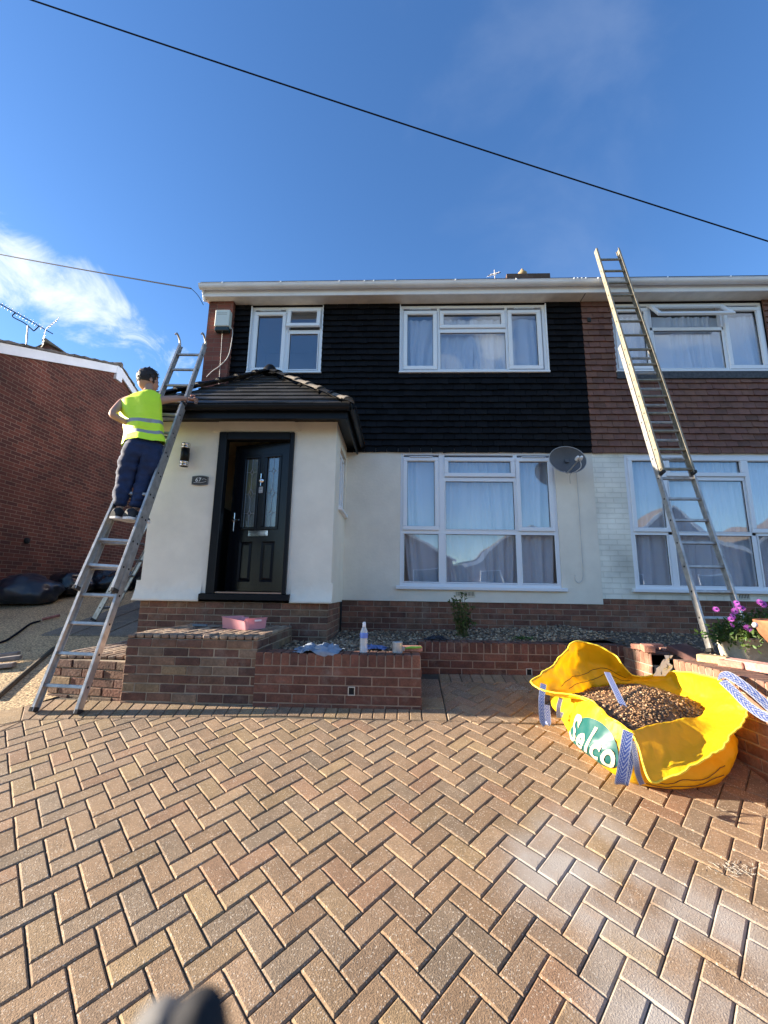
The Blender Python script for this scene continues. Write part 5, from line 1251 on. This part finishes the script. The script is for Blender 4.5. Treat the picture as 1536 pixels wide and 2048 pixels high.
cloth('towel','crumpled blue grey towel hanging over the edge of the planter wall',cc,.24,.17,.06,mat('blue_grey_cloth',(.24,.29,.36),.9,bump=.003,bscale=60,var=.25,vscale=9),3,drop=WY-.002)
c2=at(748,1282,4.45); c2.z=bedz(c2.x,c2.y)+.01
cloth('rag','small blue rag on the gravel behind the water bottle',c2,.15,.09,.035,mat('blue_rag',(.13,.20,.42),.9,bump=.002,bscale=60),11)
c3=at(872,1277,4.72); c3.z=1.214
cloth('glove','dark grey work glove lying on the gravel left of the shrub',c3,.13,.07,.03,mat('dark_glove',(.035,.038,.05),.9,bump=.002,bscale=60),17,cat='glove')
# bottle
bp=at(727,1307,3.87); bp.z=1.182; bt=thing('water_bottle','clear plastic water bottle with a blue band standing on the planter wall','bottle',bp)
pet=bpy.data.materials.new('clear_pet'); pet.use_nodes=True; b=BS(pet); b.inputs['Base Color'].default_value=(.85,.9,.92,1); b.inputs['Roughness'].default_value=.08; b.inputs['Alpha'].default_value=.42; b.inputs['Specular IOR Level'].default_value=.9
m=MB(); m.lathe([(0,.002),(.030,.0),(.034,.012),(.033,.05),(.030,.065),(.034,.08),(.034,.12),(.032,.14),(.034,.155),(.033,.18),(.018,.215),(.013,.225),(.013,.235)],bp,24); m.build('bottle_body',pet,bt)
m=MB(); m.lathe([(.0346,.125),(.0352,.127),(.0352,.168),(.0346,.170)],bp,24); m.build('bottle_band',mat('blue_film',(.12,.22,.62),.4),bt)
m=MB(); m.lathe([(0,.262),(.011,.262),(.014,.255),(.0155,.228),(.0155,.222)],bp,16); m.build('bottle_cap',mat('white_cap',(.8,.8,.82),.4),bt)
# tin and brush
tp_=at(795,1305,3.90); tp_.z=1.183; m=MB(); m.lathe([(0,.0),(.044,.0),(.045,.004),(.0445,.088),(.046,.092),(.043,.093),(.042,.03),(0,.03)],tp_,24)
tag(m.build('paint_tin',mat('dull_tin',(.52,.54,.55),.45,metal=.5,var=.15,vscale=30),loc=tp_),'small grey metal tin standing on the corner of the planter wall','tin')
ba=at(806,1297,3.92); bb=at(843,1294,3.98); br_=thing('paint_brush','brush with a bright green handle resting across a brick by the tin','brush',ba)
m=MB(); m.tube(curve([ba+Vector((.02,0,0)),ba.lerp(bb,.35)+Vector((0,0,.004)),ba.lerp(bb,.7),bb],12),[.005,.006,.008,.010,.010,.011,.011,.010,.010,.009,.008,.005],8); m.build('handle',mat('lime_handle',(.20,.52,.06),.35),br_)
m=MB(); m.cbox(ba.x-.045,ba.x+.015,ba.y-.015,ba.y+.015,ba.z-.022,ba.z+.012,.003); m.build('bristle_ferrule',mat('ferrule',(.55,.54,.5),.4,metal=.6),br_)
lb=at(822,1301,4.02)
def loosebrick(c,yaw,col,label,size=(.2,.095,.06),tilt=0,name='loose_brick',rough_=0):
    T=Matrix.Translation(c)@Matrix.Rotation(yaw,4,'Z')@Matrix.Rotation(tilt,4,'X'); m=MB(); m.cur=col; a,b,h=size
    m.cbox(-a/2,a/2,-b/2,b/2,0,h,.006,T); o=m.build(name,brickg,loc=c); 
    return tag(o,label,'brick')
loosebrick(Vector((lb.x,4.02,1.184)),R(4),(.42,.20,.14),'pinkish brick lying flat behind the green brush handle',(.2,.09,.045))
loosebrick(Vector((2.30,4.17,1.205)),R(70),(.46,.20,.13),'orange brick nearest the driveway on the far end of the sunlit wall')
loosebrick(Vector((2.40,4.36,1.205)),R(20),(.42,.19,.13),'orange brick lying behind the nearest one on the sunlit wall end',(.30,.11,.05))
loosebrick(Vector((2.60,4.30,1.20)),R(-10),(.44,.22,.15),'flat terracotta tile piece beside the foot of the long ladder',(.25,.2,.03))
loosebrick(Vector((2.56,3.96,1.185)),R(35),(.10,.045,.038),'dark brown clay piece tilted on the bed behind the sunlit wall',(.34,.30,.05),R(24))
loosebrick(Vector((2.50,3.62,1.195)),R(-52),(.42,.30,.16),'buff yellow brick on the coping in front of the flower trough')
loosebrick(Vector((2.60,3.22,1.195)),R(-72),(.50,.25,.20),'long pink sandstone piece on the coping at the right edge',(.55,.08,.06),R(6))
loosebrick(Vector((2.50,3.42,1.195)),R(-60),(.38,.18,.13),'short pink brick end tucked under the sandstone piece',(.16,.09,.05))
# paving leftovers: light grass clippings at the bag's foot and crumbs on the blocks
m=MB()
for cx,cy,sx_,sy_,n in ((1.10,4.20,.08,.04,130),(1.60,2.30,.055,.03,70)):
    for _ in range(n):
        x,y=random.gauss(cx,sx_),random.gauss(cy,sy_*.7); a=random.uniform(0,6.3); l=random.uniform(.008,.025); z=gz(x,y)+.003
        m.tube([(x,y,z),(x+l*math.cos(a),y+l*math.sin(a),z+random.uniform(0,.004)+GY*l*math.sin(a))],.0012,3)
struct(m.build('straw_clippings',mat('straw',(.52,.48,.40),.9)),'stuff')
# plants ------------------------------------------------------------
leafm=mat('leaf_green',(.055,.10,.03),.55,var=.35,vscale=12,tint=True); _trans(leafm,.25,(.10,.20,.03))
def leaf(m,p,d,l,w_,roll=0):
    d=d.normalized(); x=d.cross(Vector((0,0,1))); x=x.normalized() if x.length>1e-3 else Vector((1,0,0)); u=x.cross(d); x=(x*math.cos(roll)+u*math.sin(roll)); u=d.cross(x)*-1
    m.add([p,p+d*l*.3+x*w_/2+u*.1*w_,p+d*l*.75+x*w_*.38,p+d*l-u*.15*l,p+d*l*.75-x*w_*.38,p+d*l*.3-x*w_/2+u*.1*w_],[(0,1,2,3),(0,3,4,5)])
shb=thing('shrub','small leafy shrub with yellowish stems growing by the house plinth','shrub',(.77,5.35,1.17))
m=MB(); ml=MB()
for k in range(44):
    a=random.uniform(0,6.3); h=random.uniform(.16,.46) if k>5 else random.uniform(.42,.56); t=Vector((.77+math.cos(a)*random.uniform(.02,.16),5.35+math.sin(a)*.10,1.16+h)); b_=Vector((.77+random.uniform(-.06,.06),5.35+random.uniform(-.05,.05),1.15))
    if k<3: t=Vector((.62+.03*k,5.33,1.60+.03*k))
    st_=curve([b_,b_.lerp(t,.5)+Vector((random.gauss(0,.015),0,.03)),t],8); m.tube(st_,.0028,4)
    for q in range(34):
        i=random.randrange(2,8) if k<6 else random.randrange(1,8); dd=Vector((random.gauss(0,1),random.gauss(0,1),random.gauss(.3,.6))); g_=random.uniform(.5,1.5); ml.cur=(g_*random.uniform(.8,1.8),g_,g_*.7); leaf(ml,st_[i],dd,random.uniform(.02,.042),random.uniform(.012,.02),random.uniform(0,3))
m.build('stems',mat('stem_yellow',(.16,.12,.05),.8),shb); ml.build('foliage',leafm,shb)
def weed(c,n,s,label):
    m=MB()
    for _ in range(n): g_=random.uniform(.6,1.5); m.cur=(g_*.8,g_,g_*.6); leaf(m,c+Vector((random.gauss(0,s),random.gauss(0,s*.6),random.uniform(0,.02))),Vector((random.gauss(0,1),random.gauss(0,1),random.uniform(.1,.9))),random.uniform(.015,.03),.01,random.uniform(0,3))
    tag(m.build('weed',leafm,loc=c),label,'weed')
w1=at(1045,1276,4.85); w1.z=bedz(w1.x,w1.y)+.005; weed(w1,150,.07,'low bright green weed in the gravel right of the shrub')
w2=at(1168,1268,5.75); w2.z=bedz(w2.x,w2.y)+.005; weed(w2,120,.06,'dark green weed against the plinth near the party wall')
ft=thing('flower_trough','pale textured stone trough of purple daisies at the right edge','planter',(3.36,4.0,1.18))
tx0,tx1,ty0,ty1=2.93,3.95,3.86,4.22
m=MB(); stm=mat('rough_cast_stone',(.52,.46,.35),.95,bump=.022,bscale=17,var=.12,vscale=14)
for k in range(1):
    P=[]
    for z_,ins in ((1.14,.03),(1.22,.015),(1.33,.0),(1.36,-.012),(1.37,.0),(1.36,.03),(1.30,.035)):
        row=[]
        for (cx,cy,a0) in ((tx1-.06,ty0+.06,-90),(tx1-.06,ty1-.06,0),(tx0+.06,ty1-.06,90),(tx0+.06,ty0+.06,180)):
            for q in range(6): a=R(a0+q*18); row.append(Vector((cx+(.06-ins)*math.cos(a),cy+(.06-ins)*math.sin(a),z_)))
        P.append(row+[row[0]])
    m.grid(P); m.add(P[-1][:-1],[tuple(range(24))])
m.build('trough',stm,ft)
m=MB(); mf=MB()
for _ in range(2600):
    x=random.uniform(tx0-.12,tx1); f=1-abs((x-3.40)/.62)**2.5; hh=max(.05,.27*max(0,f)) ; y=random.gauss(4.0,.12); z=1.36+random.uniform(-.04,hh)*(1-.5*abs(y-4.0)/.3)
    if y<3.9 and random.random()<.35: z-=random.uniform(0,.12)
    g_=random.uniform(.45,1.5); m.cur=(g_*random.uniform(.7,1.3),g_,g_*.6); leaf(m,Vector((x,y,z)),Vector((random.gauss(0,1),random.gauss(-.3,1),random.gauss(.4,.7))),random.uniform(.03,.06),random.uniform(.012,.022),random.uniform(0,3))
m.build('foliage',leafm,ft)
pur=mat('purple_petal',(.50,.10,.52),.6); _trans(pur,.3,(.7,.2,.75))
for (px,py,r_) in ((1476,1212,.030),(1470,1222,.032),(1466,1232,.030),(1462,1238,.028),(1473,1205,.026),(1484,1216,.028),(1497,1256,.040),(1432,1218,.028),(1465,1250,.022),(1527,1208,.036),(1520,1204,.030),(1504,1260,.02)):
    c=at(px,py,3.84); m=MB(); dn=Vector((random.gauss(-.2,.3),-1,random.gauss(.5,.2))).normalized(); x_=dn.cross(Vector((0,0,1))).normalized(); u_=x_.cross(dn)
    for k in range(14):
        a=2*PI*k/14; e=x_*math.cos(a)+u_*math.sin(a); s2=x_*math.cos(a+.2)+u_*math.sin(a+.2); s1=x_*math.cos(a-.2)+u_*math.sin(a-.2)
        m.add([c,c+s1*r_*.7,c+e*r_-dn*.004,c+s2*r_*.7],[(0,1,2,3)])
    m.mi=1; m.lathe([(0,.006),(.006,.004),(.008,0)],c,8,Matrix((x_,u_,dn)).transposed().to_4x4()); m.build('flower',[pur,mat('flower_eye',(.03,.02,.10),.6)],ft)
bw=at(1540,1242,3.55); m=MB(); rust=mat('rusty_iron',(.30,.11,.05),.85,bump=.003,bscale=40,var=.35,vscale=10)
rb=thing('rusty_bowl','rusty iron fire bowl cut by the right edge above the trough','fire bowl',(bw.x+.15,3.55,bw.z-.25))
m.lathe([(0,-.24),(.08,-.23),(.16,-.18),(.22,-.09),(.25,0),(.262,.004),(.262,-.012),(.235,-.10),(.17,-.20),(.08,-.25),(0,-.26)],(bw.x+.20,3.55,bw.z),28); m.build('bowl',rust,rb)
m=MB(); m.lathe([(0,.022),(.014,.018),(.022,0),(.014,-.018),(0,-.022)],at(1510,1250,3.5),12); m.build('knob',mat('white_knob',(.6,.6,.62),.3,metal=.4),rb)
# rubbish along the left path
poly_=mat('black_polythene',(.010,.012,.017),.22,bump=.012,bscale=9,spec=.6)
def sack(c,rx_,ry_,h,label,seed,mt=None):
    b=bmesh.new(); bmesh.ops.create_icosphere(b,subdivisions=4,radius=1)
    for v in b.verts:
        q=v.co.copy(); n=noise.noise(q*1.6+Vector((seed,0,0)))*.22+abs(noise.noise(q*4+Vector((seed,2,0))))*.14
        q*=1+n; z=q.z; 
        v.co=Vector((c.x+q.x*rx_,c.y+q.y*ry_,c.z+max(0,(z*.62+.45))*h))
    me=bpy.data.meshes.new('rubbish_bag'); b.to_mesh(me); b.free(); me.materials.append(mt or poly_)
    for p in me.polygons: p.use_smooth=True
    me.transform(Matrix.Translation(-c)); o=bpy.data.objects.new('rubbish_bag',me); COL.objects.link(o); o.location=c; tag(o,label,'rubbish bag')
def gp(x,y): return Vector((x,y,gz(x,y)))
sack(gp(-6.55,7.35),.50,.42,.46,'large blue black rubbish bag at the left edge against the brick gable',1,mat('navy_polythene',(.018,.024,.036),.3,bump=.012,bscale=9,spec=.6))
sack(gp(-6.35,8.1),.42,.4,.42,'black rubbish bag just right of the large one at the left edge',2)
sack(gp(-5.9,8.6),.5,.4,.40,'black rubbish bag behind the left ladder rails near the gable wall',3)
sack(gp(-5.2,8.9),.55,.4,.42,'black rubbish bag seen between the ladder rungs far down the path',4)
sack(gp(-4.4,8.8),.5,.4,.50,'tall black rubbish bag at the far end of the path beside the cream wall',5)
sack(gp(-4.0,8.0),.3,.3,.28,'small black sack close to the porch corner on the side path',6)
m=MB(); pts=[atg(-20,1292),atg(10,1284),atg(35,1268),atg(60,1250),atg(80,1244)]; m.tube(curve([p+Vector((0,0,.015)) for p in pts],24),.014,6); tag(m.build('hose',cableb,loc=pts[0]),'black hose lying along the shaded side path','hose')
ca_,cb_=atg(84,1243),atg(118,1236); m=MB(); m.tube([ca_+Vector((0,0,.03)),cb_+Vector((0,0,.04))],.022,8); m.cur=(1,1,1); tag(m.build('hose_gun',mat('red_grey_tool',(.30,.12,.10),.5,var=.5,vscale=12),loc=ca_),'reddish hose end fitting lying on the path','hose fitting')
m=MB(); pts=[atg(-10,1400),atg(40,1356),atg(75,1326),atg(108,1298)]; m.tube(curve([p+Vector((0,0,.004)) for p in pts],16),.028,6); tag(m.build('path_edging',mat('dark_edging',(.07,.055,.035),.9,bump=.004,bscale=40),loc=pts[0]),'dark sunken edging strip crossing the golden gravel path','edging')
for i,(px,py,l,a) in enumerate(((6,1318,.42,.5),(10,1330,.40,.6),(2,1340,.36,.4))):
    c=atg(px,py)+Vector((-.08,0,.03+.02*(i%2))); m=MB(); dx=Vector((math.cos(a),math.sin(a)*.8,.10)); m.bar(c-dx*l/2,c+dx*l/2,.09,.045,c=.006)
    tag(m.build('broken_slab',mat('grey_debris',(.22,.19,.17),.9,bump=.006,bscale=30,var=.3,vscale=12),loc=c),('uppermost','middle','lowest')[i]+' broken grey piece in the little pile at the left edge of the path','rubble')
c=atg(160,1252)+Vector((0,0,.01)); cloth('paper_scrap','crumpled white paper scrap on the path behind the ladder',c,.11,.05,.02,mat('paper',(.55,.57,.62),.9),23,cat='paper')
# overhead wires
m=MB(); a,b=at(-260,-110,5.2),at(1800,565,8.6); n=60; m.tube([a.lerp(b,i/n)-Vector((0,0,.10*4*(i/n)*(1-i/n))) for i in range(n+1)],.0145,6); tag(m.build('overhead_cable',cableb,loc=a),'long black overhead cable crossing the whole sky above the roofs','cable')
m=MB(); a,b=at(-400,420,12),at(382,577,5.70); n=40; m.tube([a.lerp(b,i/n)-Vector((0,0,.12*4*(i/n)*(1-i/n))) for i in range(n+1)],.010,6); m.tube(curve([b,b+Vector((.06,.02,-.05)),b+Vector((.12,.05,-.12)),b+Vector((.16,.12,-.2))],8),.005,5); tag(m.build('telephone_wire',cableb,loc=a),'thin telephone wire reaching the left end of the gutter','cable')
# houses across the street (behind the camera, seen only mirrored in the glass)
for i,(x0,wd,zr) in enumerate(((-15.5,9.5,7.2),(-5.0,9.0,7.0),(5.0,9.5,6.8),(15.4,9.5,8.0),(25.6,10,8.0))):
    h=thing('opposite_house',('buff brick house across the road mirrored in the left panes','buff brick house across the road with white bargeboards mirrored in the middle panes','buff brick house across the road mirrored in the right panes','buff brick house across the road second from the right end of the row','buff brick house across the road at the right end of the row')[i],'house',(x0,-20,-.6))
    m=MB(); y0,y1=-28,-20; ze=zr-2.9; xm=x0+wd/2
    m.add([(x0,y1,-1.6),(x0+wd,y1,-1.6),(x0+wd,y1,ze),(xm,y1,zr),(x0,y1,ze)],[(4,3,2,1,0)]); m.add([(x0,y0,-1.6),(x0,y1,-1.6),(x0,y1,ze),(x0,y0,ze)],[(0,3,2,1)]); m.add([(x0+wd,y0,-1.6),(x0+wd,y1,-1.6),(x0+wd,y1,ze),(x0+wd,y0,ze)],[(0,1,2,3)]); m.build('brick_wall',brick_pale,h,uv=True)
    m=MB()
    for sg in (-1,1): m.add([(xm,y1+.3,zr+.08),(xm,y0,zr+.08),(xm+sg*(wd/2+.3),y0,ze-.1),(xm+sg*(wd/2+.3),y1+.3,ze-.1)],[(0,1,2,3)])
    m.build('roof',MATS['brown_roof_tile'],h)
    for sg in (-1,1): m=MB(); m.bar((xm,y1+.3,zr),(xm+sg*(wd/2+.3),y1+.3,ze-.18),.05,.22,up=Vector((0,1,0)).cross(Vector((sg,0,-.6))).normalized()); m.build('bargeboard',whitep,h)
    for (wx,wz) in ((x0+1,2.0 if zr<5.5 else 2.2),(x0+wd-2.8,2.0),(x0+1,-.6),(x0+wd-2.8,-.6)):
        if wz+1.2>ze+1: continue
        m=MB(); frame_rect(m,wx,wx+1.8,wz,wz+1.2,.07,y1,y1+.06); m.mi=1; m.box(wx+.07,wx+1.73,y1+.01,y1+.02,wz+.07,wz+1.13); m.build('window',[white,dark],h)
# the photographer's dark fingertips, close to the lens
fc=Vector((0,0,HC))
def near(x,y,d): return fc+ray(x,y)*d
ft_=thing('fingertip','out of focus dark fingertips poking up at the bottom edge close to the lens','fingertip',near(350,2100,.10))
fm1=mat('dark_glove_cloth',(.010,.010,.013),.9); fm2=mat('grey_glove_cloth',(.13,.125,.12),.9)
for pts,rr,ma in (([near(395,2010,.100),near(398,2090,.103),near(405,2300,.115)],[.0035,.0072,.009],fm1),([near(322,2035,.101),near(316,2110,.104),near(308,2300,.115)],[.004,.0078,.009],fm2)):
    m=MB(); c=curve(pts,14); rs=[rr[0]*(.2+.8*min(1,i/2.2)) if i<3 else rr[0]+(rr[2]-rr[0])*min(1,(i/13)**.5) for i in range(14)]; m.tube(c,rs,16); m.build('glove_finger',ma,ft_)
cd.dof.use_dof=True; cd.dof.focus_distance=4.5; cd.dof.aperture_fstop=3.9
